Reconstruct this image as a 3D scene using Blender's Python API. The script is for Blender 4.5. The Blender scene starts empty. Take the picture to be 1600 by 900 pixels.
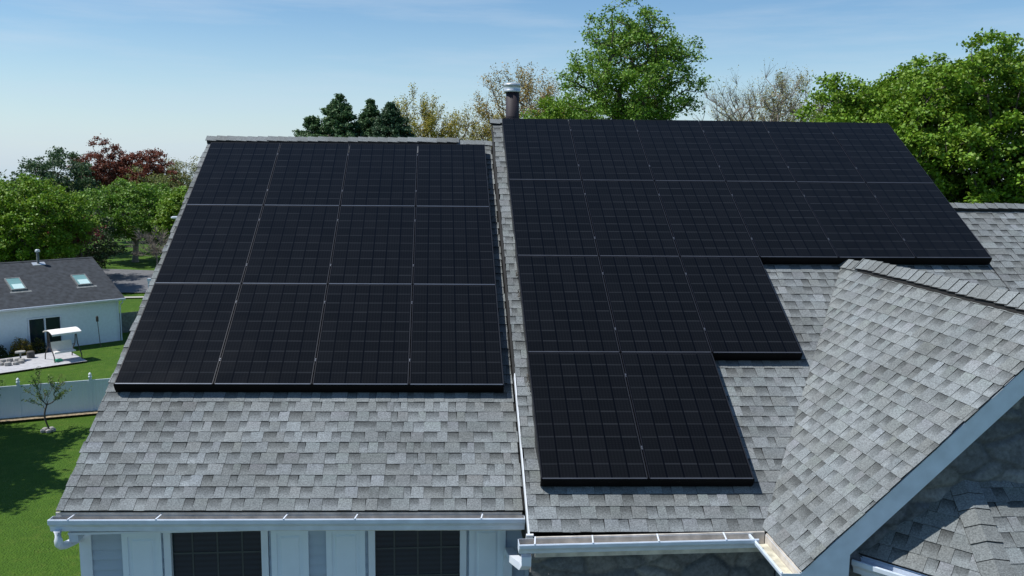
import bpy, math, random
import numpy as np
from mathutils import Vector, Matrix, noise

rnd = random.Random(7)
R = math.radians
scene = bpy.context.scene
COL = scene.collection

# ------------------------------------------------------------------ camera
cam_data = bpy.data.cameras.new("camera")
cam = bpy.data.objects.new("camera", cam_data)
COL.objects.link(cam)
yaw, pitch, roll = R(-4.796), R(-8.069), R(-0.673)
cy, sy, cp, sp, cr, sr = math.cos(yaw), math.sin(yaw), math.cos(pitch), math.sin(pitch), math.cos(roll), math.sin(roll)
Rz = Matrix(((cy, -sy, 0), (sy, cy, 0), (0, 0, 1)))
Rx = Matrix(((1, 0, 0), (0, cp, -sp), (0, sp, cp)))
Ry = Matrix(((cr, 0, sr), (0, 1, 0), (-sr, 0, cr)))
Rm = Rz @ Rx @ Ry
rt, fw, up = Rm.col[0], Rm.col[1], Rm.col[2]
cam.matrix_world = Matrix(((rt[0], up[0], -fw[0], 3.358), (rt[1], up[1], -fw[1], -9.069),
                           (rt[2], up[2], -fw[2], 10.503), (0, 0, 0, 1)))
cam_data.sensor_width = 36
cam_data.lens = 30.72
cam_data.clip_end = 4000
scene.camera = cam

# ------------------------------------------------------------------ sky, sun, exposure
SUN_EL = R(59)
SUN_AZ = R(-90.5)            # measured from +Y towards +X: the sun stands over the left side
sund = Vector((math.sin(SUN_AZ) * math.cos(SUN_EL), math.cos(SUN_AZ) * math.cos(SUN_EL), math.sin(SUN_EL)))
world = bpy.data.worlds.new("World")
scene.world = world
world.use_nodes = True
wn, wl = world.node_tree.nodes, world.node_tree.links
bg = wn["Background"]
sky = wn.new("ShaderNodeTexSky")
sky.sky_type = 'NISHITA'
sky.sun_disc = False
sky.sun_elevation = SUN_EL
sky.sun_rotation = SUN_AZ
sky.altitude = 100
sky.air_density = 1.0
sky.dust_density = 0.15
sky.ozone_density = 2.4
# thin cirrus, part of the sky
tc = wn.new("ShaderNodeTexCoord")
mp = wn.new("ShaderNodeMapping")
mp.inputs['Scale'].default_value = (1.6, 1.6, 16)
wl.new(tc.outputs['Generated'], mp.inputs['Vector'])
nz = wn.new("ShaderNodeTexNoise")
nz.inputs['Scale'].default_value = 2.1
nz.inputs['Detail'].default_value = 7
nz.inputs['Roughness'].default_value = .6
wl.new(mp.outputs[0], nz.inputs['Vector'])
rp = wn.new("ShaderNodeValToRGB")
rp.color_ramp.elements[0].position = .47
rp.color_ramp.elements[1].position = .85
rp.color_ramp.elements[1].color = (.42, .42, .42, 1)
wl.new(nz.outputs[0], rp.inputs[0])
mx = wn.new("ShaderNodeMixRGB")
mx.inputs[2].default_value = (5.6, 6.2, 6.9, 1)
wl.new(rp.outputs[0], mx.inputs[0])
wl.new(sky.outputs[0], mx.inputs[1])
# pale moist air low over the horizon
sx = wn.new("ShaderNodeSeparateXYZ")
wl.new(tc.outputs['Generated'], sx.inputs[0])
hr = wn.new("ShaderNodeMapRange")
hr.interpolation_type = 'SMOOTHSTEP'
hr.inputs[1].default_value = -.06
hr.inputs[2].default_value = .17
hr.inputs[3].default_value = .8
hr.inputs[4].default_value = 0
wl.new(sx.outputs[2], hr.inputs[0])
hz = wn.new("ShaderNodeMixRGB")
hz.inputs[2].default_value = (4.3, 5.6, 7.1, 1)
wl.new(hr.outputs[0], hz.inputs[0])
wl.new(mx.outputs[0], hz.inputs[1])
tn = wn.new("ShaderNodeHueSaturation")
tn.inputs['Saturation'].default_value = 1.2
tn.inputs['Value'].default_value = 1.0
wl.new(hz.outputs[0], tn.inputs['Color'])
wl.new(tn.outputs[0], bg.inputs[0])
bg.inputs[1].default_value = 0.115
sl = bpy.data.lights.new("sun", 'SUN')
sl.energy = 5.0
sl.angle = R(.53)
sl.color = (1, .975, .935)
sun = bpy.data.objects.new("sun", sl)
COL.objects.link(sun)
sun.rotation_euler = sund.to_track_quat('Z', 'Y').to_euler()
sun.location = (-30, 0, 60)
scene.view_settings.view_transform = 'Standard'
scene.view_settings.look = 'None'
scene.view_settings.exposure = 0.1
scene.view_settings.gamma = 1
scene.view_settings.use_curve_mapping = False
scene.render.engine = 'CYCLES'
scene.cycles.max_bounces = 6
scene.cycles.transparent_max_bounces = 6

# ------------------------------------------------------------------ materials
def new_mat(name):
    m = bpy.data.materials.new(name)
    m.use_nodes = True
    nt = m.node_tree
    return m, nt.nodes, nt.links, nt.nodes["Principled BSDF"]

def N(nodes, typ, **kw):
    n = nodes.new(typ)
    for k, v in kw.items():
        setattr(n, k, v)
    return n

def plain(name, col, rough=.5, metal=0., var=.12, scale=6., bump=0., bscale=60., spec=.5, dirt=0.):
    """painted / metal surface with uneven tone"""
    m, n, l, b = new_mat(name)
    t = N(n, "ShaderNodeTexCoord")
    z = N(n, "ShaderNodeTexNoise")
    z.inputs['Scale'].default_value = scale
    z.inputs['Detail'].default_value = 6
    l.new(t.outputs['Object'], z.inputs['Vector'])
    r = N(n, "ShaderNodeValToRGB")
    r.color_ramp.elements[0].position = .3
    r.color_ramp.elements[1].position = .72
    r.color_ramp.elements[0].color = (*[c * (1 - var - dirt) for c in col], 1)
    r.color_ramp.elements[1].color = (*[min(1, c * (1 + var)) for c in col], 1)
    l.new(z.outputs[0], r.inputs[0])
    l.new(r.outputs[0], b.inputs['Base Color'])
    b.inputs['Roughness'].default_value = rough
    b.inputs['Metallic'].default_value = metal
    b.inputs['Specular IOR Level'].default_value = spec
    if bump:
        z2 = N(n, "ShaderNodeTexNoise")
        z2.inputs['Scale'].default_value = bscale
        z2.inputs['Detail'].default_value = 5
        l.new(t.outputs['Object'], z2.inputs['Vector'])
        bp = N(n, "ShaderNodeBump")
        bp.inputs['Strength'].default_value = bump
        bp.inputs['Distance'].default_value = .01
        l.new(z2.outputs[0], bp.inputs['Height'])
        l.new(bp.outputs[0], b.inputs['Normal'])
    return m

def attr_mat(name, rough=.9, grain=.25, gscale=110., blotch=.15, bscale=1.3, bump=.4, spec=.25, transl=0.):
    """colour comes from the mesh's own 'tone' attribute (each shingle, stone or leaf its own), broken up by grain"""
    m, n, l, b = new_mat(name)
    a = N(n, "ShaderNodeVertexColor")
    a.layer_name = "tone"
    t = N(n, "ShaderNodeTexCoord")
    out = a.outputs[0]
    for amp, sc, det in ((grain, gscale, 3), (blotch, bscale, 5)):
        if amp <= 0:
            continue
        z = N(n, "ShaderNodeTexNoise")
        z.inputs['Scale'].default_value = sc
        z.inputs['Detail'].default_value = det
        z.inputs['Roughness'].default_value = .65
        l.new(t.outputs['Object'], z.inputs['Vector'])
        mr = N(n, "ShaderNodeMapRange")
        mr.inputs[1].default_value = .3
        mr.inputs[2].default_value = .7
        mr.inputs[3].default_value = 1 - amp
        mr.inputs[4].default_value = 1 + amp
        l.new(z.outputs[0], mr.inputs[0])
        mu = N(n, "ShaderNodeVectorMath", operation='MULTIPLY')
        l.new(out, mu.inputs[0])
        l.new(mr.outputs[0], mu.inputs[1])
        out = mu.outputs[0]
    l.new(out, b.inputs['Base Color'])
    b.inputs['Roughness'].default_value = rough
    b.inputs['Specular IOR Level'].default_value = spec
    if bump:
        z = N(n, "ShaderNodeTexNoise")
        z.inputs['Scale'].default_value = gscale * 1.3
        z.inputs['Detail'].default_value = 2
        l.new(t.outputs['Object'], z.inputs['Vector'])
        bp = N(n, "ShaderNodeBump")
        bp.inputs['Strength'].default_value = bump
        bp.inputs['Distance'].default_value = .004
        l.new(z.outputs[0], bp.inputs['Height'])
        l.new(bp.outputs[0], b.inputs['Normal'])
    if transl:
        tr = N(n, "ShaderNodeBsdfTranslucent")
        l.new(out, tr.inputs[0])
        ms = N(n, "ShaderNodeMixShader")
        ms.inputs[0].default_value = transl
        o = n["Material Output"]
        l.new(b.outputs[0], ms.inputs[1])
        l.new(tr.outputs[0], ms.inputs[2])
        l.new(ms.outputs[0], o.inputs[0])
    return m

M = {}
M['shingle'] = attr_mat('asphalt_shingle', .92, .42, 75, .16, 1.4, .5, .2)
M['shingle_edge'] = plain('shingle_butt_edge', (.02, .019, .018), .9)
M['white'] = plain('white_trim', (.68, .73, .80), .42, var=.05, scale=3, dirt=.04)
M['fascia'] = plain('aluminium_fascia', (.62, .69, .78), .45, var=.05, scale=7, dirt=.10)
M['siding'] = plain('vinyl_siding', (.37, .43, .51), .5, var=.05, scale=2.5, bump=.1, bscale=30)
M['shutter'] = plain('shutter_vinyl', (.68, .76, .84), .45, var=.04, scale=3)
M['gutter_in'] = plain('gutter_inner', (.58, .54, .48), .6, var=.2, scale=9, dirt=.15)
M['leafmuck'] = plain('gutter_debris', (.52, .49, .38), .95, var=.3, scale=14, bump=.5)
M['black'] = plain('black_anodised', (.006, .006, .008), .4, var=.2, spec=.3)
M['skirt'] = plain('black_skirt', (.0025, .0025, .003), .6, var=.2, spec=.1)
M['railglint'] = plain('anodised_rail_glint', (.22, .24, .27), .3, metal=.7, var=.1)  # lighter grey paints the sky glint on the black frames' lower lips
M['clamp'] = plain('clamp_steel', (.22, .23, .25), .35, metal=.8)
M['wire'] = plain('wire_mesh', (.02, .02, .02), .6)
M['pipe'] = plain('oxblood_painted_pipe', (.020, .013, .017), .7, var=.35, scale=5)
M['galv'] = plain('galvanised_cap', (.55, .58, .60), .35, metal=.45, var=.12, scale=12)
M['flash'] = plain('white_flashing', (.72, .75, .78), .4, var=.05)
M['nroof'] = plain('charcoal_shingle', (.030, .035, .041), .92, var=.45, scale=3.2, bump=.6, bscale=9)
M['nwall'] = plain('neighbour_siding', (.50, .60, .64), .55, var=.05)
M['bark'] = plain('bark', (.085, .068, .052), .95, var=.35, scale=5, bump=.8, bscale=12)
M['barkpale'] = plain('pale_bark', (.22, .19, .16), .95, var=.3, scale=5, bump=.8, bscale=12)
M['leaf'] = attr_mat('leaf', .55, 0, 1, 0, 1, 0, .35, transl=.27)
M['needle'] = attr_mat('needle', .6, 0, 1, 0, 1, 0, .3, transl=.2)
M['stone'] = attr_mat('field_stone', .85, .28, 26, .25, 5, .7, .3)
M['vinylfence'] = plain('white_vinyl_fence', (.66, .72, .77), .4, var=.03, scale=1.5)
M['canvas'] = plain('canopy_canvas', (.80, .76, .72), .8, var=.04)
M['iron'] = plain('dark_bronze_tube', (.05, .04, .035), .45, metal=.3)
M['patiostone'] = plain('patio_block', (.30, .29, .27), .9, var=.2, scale=8, bump=.4)
M['darkstone'] = plain('dark_stool', (.07, .065, .062), .8, var=.25, scale=9)
M['wood'] = plain('weathered_wood', (.16, .17, .17), .85, var=.3, scale=6)
M['greenp'] = plain('green_plastic', (.02, .28, .16), .4)
M['cover'] = plain('grey_cover', (.10, .11, .14), .7, var=.2)

def grid_boards_mat(name, col, period, axis='Z'):
    m = plain(name, col, .5, var=.04)
    n, l = m.node_tree.nodes, m.node_tree.links
    t = N(n, "ShaderNodeTexCoord")
    w = N(n, "ShaderNodeTexWave")
    w.wave_profile = 'SAW'
    w.bands_direction = axis
    w.inputs['Scale'].default_value = .314 / period
    l.new(t.outputs['Object'], w.inputs['Vector'])
    bp = N(n, "ShaderNodeBump")
    bp.inputs['Strength'].default_value = 1
    bp.inputs['Distance'].default_value = .03
    l.new(w.outputs[0], bp.inputs['Height'])
    l.new(bp.outputs[0], n["Principled BSDF"].inputs['Normal'])
    return m
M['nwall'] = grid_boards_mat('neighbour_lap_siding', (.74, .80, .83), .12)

# solar cell sheet: 6 x 10 cells behind glass
def panel_mat():
    m, n, l, b = new_mat('solar_glass')
    uv = N(n, "ShaderNodeUVMap")
    uv.uv_map = "UVMap"
    sc = N(n, "ShaderNodeVectorMath", operation='MULTIPLY')
    sc.inputs[1].default_value = (6, 10, 1)
    l.new(uv.outputs[0], sc.inputs[0])
    fl = N(n, "ShaderNodeVectorMath", operation='FLOOR')
    l.new(sc.outputs[0], fl.inputs[0])
    fr = N(n, "ShaderNodeVectorMath", operation='FRACTION')
    l.new(sc.outputs[0], fr.inputs[0])
    sep = N(n, "ShaderNodeSeparateXYZ")
    l.new(fr.outputs[0], sep.inputs[0])
    oi = N(n, "ShaderNodeObjectInfo")
    ad = N(n, "ShaderNodeVectorMath", operation='ADD')
    l.new(fl.outputs[0], ad.inputs[0])
    cmb = N(n, "ShaderNodeCombineXYZ")
    m100 = N(n, "ShaderNodeMath", operation='MULTIPLY')
    m100.inputs[1].default_value = 91
    l.new(oi.outputs['Random'], m100.inputs[0])
    l.new(m100.outputs[0], cmb.inputs[2])
    l.new(cmb.outputs[0], ad.inputs[1])
    wnz = N(n, "ShaderNodeTexWhiteNoise")
    l.new(ad.outputs[0], wnz.inputs['Vector'])
    def edge(sock, thr):
        s = N(n, "ShaderNodeMath", operation='SUBTRACT')
        s.inputs[1].default_value = .5
        l.new(sock, s.inputs[0])
        a = N(n, "ShaderNodeMath", operation='ABSOLUTE')
        l.new(s.outputs[0], a.inputs[0])
        g = N(n, "ShaderNodeMapRange")
        g.inputs[1].default_value = thr
        g.inputs[2].default_value = thr + .03
        l.new(a.outputs[0], g.inputs[0])
        return g.outputs[0]
    ex, ey = edge(sep.outputs[0], .44), edge(sep.outputs[1], .435)
    base = N(n, "ShaderNodeValToRGB")
    base.color_ramp.elements[0].color = (.0050, .0054, .0060, 1)
    base.color_ramp.elements[1].color = (.0066, .0071, .0080, 1)
    l.new(wnz.outputs[0], base.inputs[0])
    # fine busbar / finger lines
    wv = N(n, "ShaderNodeTexWave")
    wv.bands_direction = 'X'
    wv.inputs['Scale'].default_value = 9.5
    l.new(uv.outputs[0], wv.inputs['Vector'])
    wv2 = N(n, "ShaderNodeTexWave")
    wv2.bands_direction = 'Y'
    wv2.inputs['Scale'].default_value = 22
    l.new(uv.outputs[0], wv2.inputs['Vector'])
    av = N(n, "ShaderNodeMath", operation='MULTIPLY')
    l.new(wv.outputs[0], av.inputs[0])
    l.new(wv2.outputs[0], av.inputs[1])
    mr = N(n, "ShaderNodeMapRange")
    mr.inputs[3].default_value = .8
    mr.inputs[4].default_value = 1.4
    l.new(av.outputs[0], mr.inputs[0])
    mu = N(n, "ShaderNodeVectorMath", operation='MULTIPLY')
    l.new(base.outputs[0], mu.inputs[0])
    l.new(mr.outputs[0], mu.inputs[1])
    # cell row seams, stronger on some cells than on others
    wn2 = N(n, "ShaderNodeTexWhiteNoise", noise_dimensions='4D')
    wn2.inputs['W'].default_value = 3.3
    l.new(ad.outputs[0], wn2.inputs['Vector'])
    st = N(n, "ShaderNodeMapRange")
    st.inputs[1].default_value = .25
    st.inputs[2].default_value = .9
    st.inputs[3].default_value = .35
    st.inputs[4].default_value = .85
    l.new(wn2.outputs[0], st.inputs[0])
    sm = N(n, "ShaderNodeMath", operation='MULTIPLY')
    l.new(ey, sm.inputs[0])
    l.new(st.outputs[0], sm.inputs[1])
    m1 = N(n, "ShaderNodeMixRGB")
    m1.inputs[2].default_value = (.021, .023, .026, 1)
    l.new(sm.outputs[0], m1.inputs[0])
    l.new(mu.outputs[0], m1.inputs[1])
    m2 = N(n, "ShaderNodeMixRGB")
    m2.inputs[2].default_value = (.0012, .0014, .0022, 1)
    l.new(ex, m2.inputs[0])
    l.new(m1.outputs[0], m2.inputs[1])
    l.new(m2.outputs[0], b.inputs['Base Color'])
    b.inputs['Roughness'].default_value = .16
    b.inputs['Specular IOR Level'].default_value = .13
    t = N(n, "ShaderNodeTexCoord")
    z = N(n, "ShaderNodeTexNoise")
    z.inputs['Scale'].default_value = 3
    z.inputs['Detail'].default_value = 6
    l.new(t.outputs['Object'], z.inputs['Vector'])
    rr = N(n, "ShaderNodeMapRange")
    rr.inputs[3].default_value = .12
    rr.inputs[4].default_value = .3
    l.new(z.outputs[0], rr.inputs[0])
    l.new(rr.outputs[0], b.inputs['Roughness'])
    return m
M['panel'] = panel_mat()

def window_mat(name, tint=(.012, .021, .028), rough=.06):
    m, n, l, b = new_mat(name)
    t = N(n, "ShaderNodeTexCoord")
    w = N(n, "ShaderNodeTexWave")
    w.bands_direction = 'Z'
    w.inputs['Scale'].default_value = 6
    w.inputs['Distortion'].default_value = .4
    l.new(t.outputs['Object'], w.inputs['Vector'])
    r = N(n, "ShaderNodeValToRGB")
    r.color_ramp.elements[0].color = (*tint, 1)
    r.color_ramp.elements[1].color = (*[c * 1.5 for c in tint], 1)
    l.new(w.outputs[0], r.inputs[0])
    l.new(r.outputs[0], b.inputs['Base Color'])
    b.inputs['Roughness'].default_value = rough
    b.inputs['Specular IOR Level'].default_value = .32
    return m
M['window'] = window_mat('dark_window_glass')
M['skylight'] = plain('skylight_glass', (.16, .30, .29), .08, var=.1, scale=1.5)
M['blind'] = plain('skylight_blind', (.50, .66, .64), .4, var=.05)

def grass_mat():
    m, n, l, b = new_mat('lawn_grass')
    t = N(n, "ShaderNodeTexCoord")
    out = None
    cols = []
    for sc, lo, hi, p0, p1 in ((.35, (.045, .105, .008), (.080, .160, .012), .35, .65), (5, (.026, .062, .006), (.105, .190, .020), .34, .66),
                               (1.6, (.045, .105, .010), (.13, .17, .03), .5, .78)):
        z = N(n, "ShaderNodeTexNoise")
        z.inputs['Scale'].default_value = sc
        z.inputs['Detail'].default_value = 8
        z.inputs['Roughness'].default_value = .7
        l.new(t.outputs['Object'], z.inputs['Vector'])
        r = N(n, "ShaderNodeValToRGB")
        r.color_ramp.elements[0].position = p0
        r.color_ramp.elements[1].position = p1
        r.color_ramp.elements[0].color = (*lo, 1)
        r.color_ramp.elements[1].color = (*hi, 1)
        l.new(z.outputs[0], r.inputs[0])
        cols.append(r.outputs[0])
    for c in cols:
        if out is None:
            out = c
        else:
            mx = N(n, "ShaderNodeMixRGB")
            mx.inputs[0].default_value = .5
            l.new(out, mx.inputs[1])
            l.new(c, mx.inputs[2])
            out = mx.outputs[0]
    l.new(out, b.inputs['Base Color'])
    b.inputs['Roughness'].default_value = .9
    b.inputs['Specular IOR Level'].default_value = .15
    z = N(n, "ShaderNodeTexNoise")
    z.inputs['Scale'].default_value = 14
    z.inputs['Detail'].default_value = 6
    l.new(t.outputs['Object'], z.inputs['Vector'])
    bp = N(n, "ShaderNodeBump")
    bp.inputs['Strength'].default_value = 1
    bp.inputs['Distance'].default_value = .12
    l.new(z.outputs[0], bp.inputs['Height'])
    l.new(bp.outputs[0], b.inputs['Normal'])
    return m
M['grass'] = grass_mat()
M['patio'] = plain('patio_paving', (.40, .40, .41), .9, var=.15, scale=4, bump=.3)
M['asphalt'] = plain('driveway_asphalt', (.12, .122, .128), .95, var=.2, scale=2, bump=.3)
M['kerb'] = plain('concrete_kerb', (.38, .37, .33), .9, var=.12)
M['mulch'] = plain('mulch_soil', (.26, .20, .12), .95, var=.5, scale=7, bump=.9, bscale=20)

# ------------------------------------------------------------------ mesh building
def clip_poly(poly, line):
    """keep the side a*u+b*v<=c ; vertices are (u,v,n,colour)"""
    a, b, c = line
    out = []
    for i in range(len(poly)):
        p, q = poly[i], poly[(i + 1) % len(poly)]
        dp, dq = a * p[0] + b * p[1] - c, a * q[0] + b * q[1] - c
        if dp <= 0:
            out.append(p)
        if (dp < 0 < dq) or (dq < 0 < dp):
            t = dp / (dp - dq)
            out.append((p[0] + (q[0] - p[0]) * t, p[1] + (q[1] - p[1]) * t, p[2] + (q[2] - p[2]) * t,
                        tuple(x + (y - x) * t for x, y in zip(p[3], q[3]))))
    return out

ID = lambda a, b, c: (a, b, c)

class MB:
    def __init__(s):
        s.v, s.f, s.mi, s.c, s.uv = [], [], [], [], {}
    def face(s, pts, mi=0, col=(1, 1, 1), cols=None, uv=None):
        i = len(s.v)
        s.v += [tuple(p) for p in pts]
        s.c += cols if cols else [col] * len(pts)
        s.f.append(list(range(i, i + len(pts))))
        s.mi.append(mi)
        if uv:
            s.uv[len(s.f) - 1] = uv
    def box(s, a0, a1, b0, b1, c0, c1, fn=ID, mi=0, col=(1, 1, 1)):
        i = len(s.v)
        s.v += [tuple(fn(a, b, c)) for a in (a0, a1) for b in (b0, b1) for c in (c0, c1)]
        s.c += [col] * 8
        for q in ((0, 1, 3, 2), (4, 6, 7, 5), (0, 4, 5, 1), (2, 3, 7, 6), (0, 2, 6, 4), (1, 5, 7, 3)):
            s.f.append([i + k for k in q])
            s.mi.append(mi)
    def prism(s, poly, d, mi=0, col=(1, 1, 1)):
        """closed prism: polygon of 3-D points swept by vector d"""
        n = len(poly)
        i = len(s.v)
        d = Vector(d)
        s.v += [tuple(p) for p in poly] + [tuple(Vector(p) + d) for p in poly]
        s.c += [col] * (2 * n)
        s.f.append([i + k for k in range(n)]); s.mi.append(mi)
        s.f.append([i + n + k for k in reversed(range(n))]); s.mi.append(mi)
        for k in range(n):
            s.f.append([i + k, i + n + k, i + n + (k + 1) % n, i + (k + 1) % n]); s.mi.append(mi)
    def tube(s, pts, rads, seg=8, mi=0, cap=True, col=(1, 1, 1)):
        pts = [Vector(p) for p in pts]
        rings = []
        for k, p in enumerate(pts):
            d = (pts[min(k + 1, len(pts) - 1)] - pts[max(k - 1, 0)])
            if d.length < 1e-6:
                d = Vector((0, 0, 1))
            d.normalize()
            x = d.cross(Vector((0, 0, 1)))
            if x.length < .05:
                x = d.cross(Vector((1, 0, 0)))
            x.normalize()
            y = d.cross(x)
            i = len(s.v)
            r = rads[k] if hasattr(rads, '__len__') else rads
            for j in range(seg):
                a = 2 * math.pi * j / seg
                s.v.append(tuple(p + x * (r * math.cos(a)) + y * (r * math.sin(a))))
                s.c.append(col)
            rings.append(i)
        for a, b in zip(rings, rings[1:]):
            for j in range(seg):
                s.f.append([a + j, a + (j + 1) % seg, b + (j + 1) % seg, b + j]); s.mi.append(mi)
        if cap:
            s.f.append([rings[0] + j for j in reversed(range(seg))]); s.mi.append(mi)
            s.f.append([rings[-1] + j for j in range(seg)]); s.mi.append(mi)
    def sqtube(s, pts, w, h, mi=0):
        """rectangular downspout; w across (x), h deep"""
        pts = [Vector(p) for p in pts]
        ring = []
        for k, p in enumerate(pts):
            d = (pts[min(k + 1, len(pts) - 1)] - pts[max(k - 1, 0)]).normalized()
            x = Vector((1, 0, 0))
            x = (x - d * x.dot(d)).normalized()
            y = d.cross(x)
            i = len(s.v)
            for a, b in ((-1, -1), (1, -1), (1, 1), (-1, 1)):
                s.v.append(tuple(p + x * (a * w / 2) + y * (b * h / 2)))
                s.c.append((1, 1, 1))
            ring.append(i)
        for a, b in zip(ring, ring[1:]):
            for j in range(4):
                s.f.append([a + j, a + (j + 1) % 4, b + (j + 1) % 4, b + j]); s.mi.append(mi)
        s.f.append([ring[0] + j for j in range(4)]); s.mi.append(mi)
        s.f.append([ring[-1] + j for j in range(4)]); s.mi.append(mi)
    def sheet(s, profile, p0, p1, out, th=.003, mi=0, mi_in=None):
        """profile [(outward, up)] swept from p0 to p1, given thickness"""
        p0, p1, out = Vector(p0), Vector(p1), Vector(out)
        upv = Vector((0, 0, 1))
        for (a, b), (c, d) in zip(profile, profile[1:]):
            e = Vector((c - a, d - b)); e.normalize()
            nn = (e[1] * th, -e[0] * th)
            q = [(a, b), (c, d), (c + nn[0], d + nn[1]), (a + nn[0], b + nn[1])]
            P = [p0 + out * x + upv * y for x, y in q]
            Q = [p1 + out * x + upv * y for x, y in q]
            s.face([P[0], P[1], Q[1], Q[0]], mi if mi_in is None else mi_in)
            s.face([P[3], Q[3], Q[2], P[2]], mi)
            s.face([P[1], P[2], Q[2], Q[1]], mi)
            s.face([P[0], Q[0], Q[3], P[3]], mi)
            s.face(P, mi); s.face(Q, mi)
    def build(s, name, mats, parent=None, loc=None, smooth=False, props=None):
        if not isinstance(mats, (list, tuple)):
            mats = [mats]
        if parent is not None:
            off = np.array(parent_world(parent))
        else:
            off = np.array(loc if loc is not None else (0, 0, 0), float)
        me = bpy.data.meshes.new(name)
        V = np.array(s.v, float) - off
        me.from_pydata(V.tolist(), [], s.f)
        for m in mats:
            me.materials.append(m)
        me.polygons.foreach_set('material_index', s.mi)
        if smooth:
            me.polygons.foreach_set('use_smooth', [True] * len(s.f))
        ca = me.color_attributes.new("tone", 'FLOAT_COLOR', 'POINT')
        arr = np.ones((len(s.v), 4), np.float32)
        arr[:, :3] = np.array(s.c, np.float32)
        ca.data.foreach_set('color', arr.ravel())
        if s.uv:
            ul = me.uv_layers.new(name="UVMap")
            for fi, uvs in s.uv.items():
                for li, q in zip(me.polygons[fi].loop_indices, uvs):
                    ul.data[li].uv = q
        me.update()
        o = bpy.data.objects.new(name, me)
        COL.objects.link(o)
        if parent is not None:
            o.parent = parent
        else:
            o.location = off
        if props:
            for k, v in props.items():
                o[k] = v
        return o

def parent_world(p):
    w = Vector((0, 0, 0))
    while p is not None:
        w += p.location
        p = p.parent
    return tuple(w)

def empty(name, loc, label, cat, group=None):
    o = bpy.data.objects.new(name, None)
    o.empty_display_size = .3
    COL.objects.link(o)
    o.location = loc
    tag(o, label, cat, group)
    return o

def tag(o, label=None, cat=None, group=None, kind=None):
    if label: o['label'] = label
    if cat: o['category'] = cat
    if group: o['group'] = group
    if kind: o['kind'] = kind
    return o

# ------------------------------------------------------------------ roof planes
H = .135                                   # panels stand this far above the shingles
s1, s2 = R(30.966), R(32.247)
OL = Vector((0, 0, 8.19))
eL, nL = Vector((0, math.cos(s1), math.sin(s1))), Vector((0, -math.sin(s1), math.cos(s1)))
OR = Vector((4.293, -1.388, 7.605))
eR, nR = Vector((0, math.cos(s2), math.sin(s2))), Vector((0, -math.sin(s2), math.cos(s2)))
XV = Vector((1, 0, 0))
def PL(u, v, n):                            # left array plane (old roofs are never quite square)
    return OL + XV * u + eL * (v + (-.0165 + .0055 * v) * (u - 2)) + nL * n
def PR(u, v, n):
    return OR + XV * u + eR * (v + (-.024 + .0055 * v) * (min(u, 4) - 1.3) * .9) + nR * n
def SL(u, v, n): return PL(u, v, n - H)
def SR(u, v, n): return PR(u, v, n - H)
GX0, GY0, GZ0, GA = 6.30, -2.564, 7.245, R(44.04)
cg, sg = math.cos(GA), math.sin(GA)
def SG(u, v, n):                            # gable's left slope: u back from the front, v up the slope
    return Vector((GX0 + v * cg - n * sg, GY0 + u, GZ0 + v * sg + n * cg))
GV = (8.47 - GX0) / cg                      # ridge
def SG2(u, v, n):
    return Vector((2 * 8.47 - (GX0 + v * cg - n * sg), GY0 + u, GZ0 + v * sg + n * cg))

TONES = [(.168, .182, .182), (.182, .198, .200), (.196, .213, .217), (.158, .169, .167), (.174, .188, .188), (.162, .173, .170), (.208, .228, .234)]
TW = [4, 5, 3, 3, 4, 3, .6]
def tone(k=1.):
    c = rnd.choices(TONES, TW)[0]
    j = rnd.uniform(.92, 1.08) * k
    return tuple(x * j for x in c)

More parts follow.
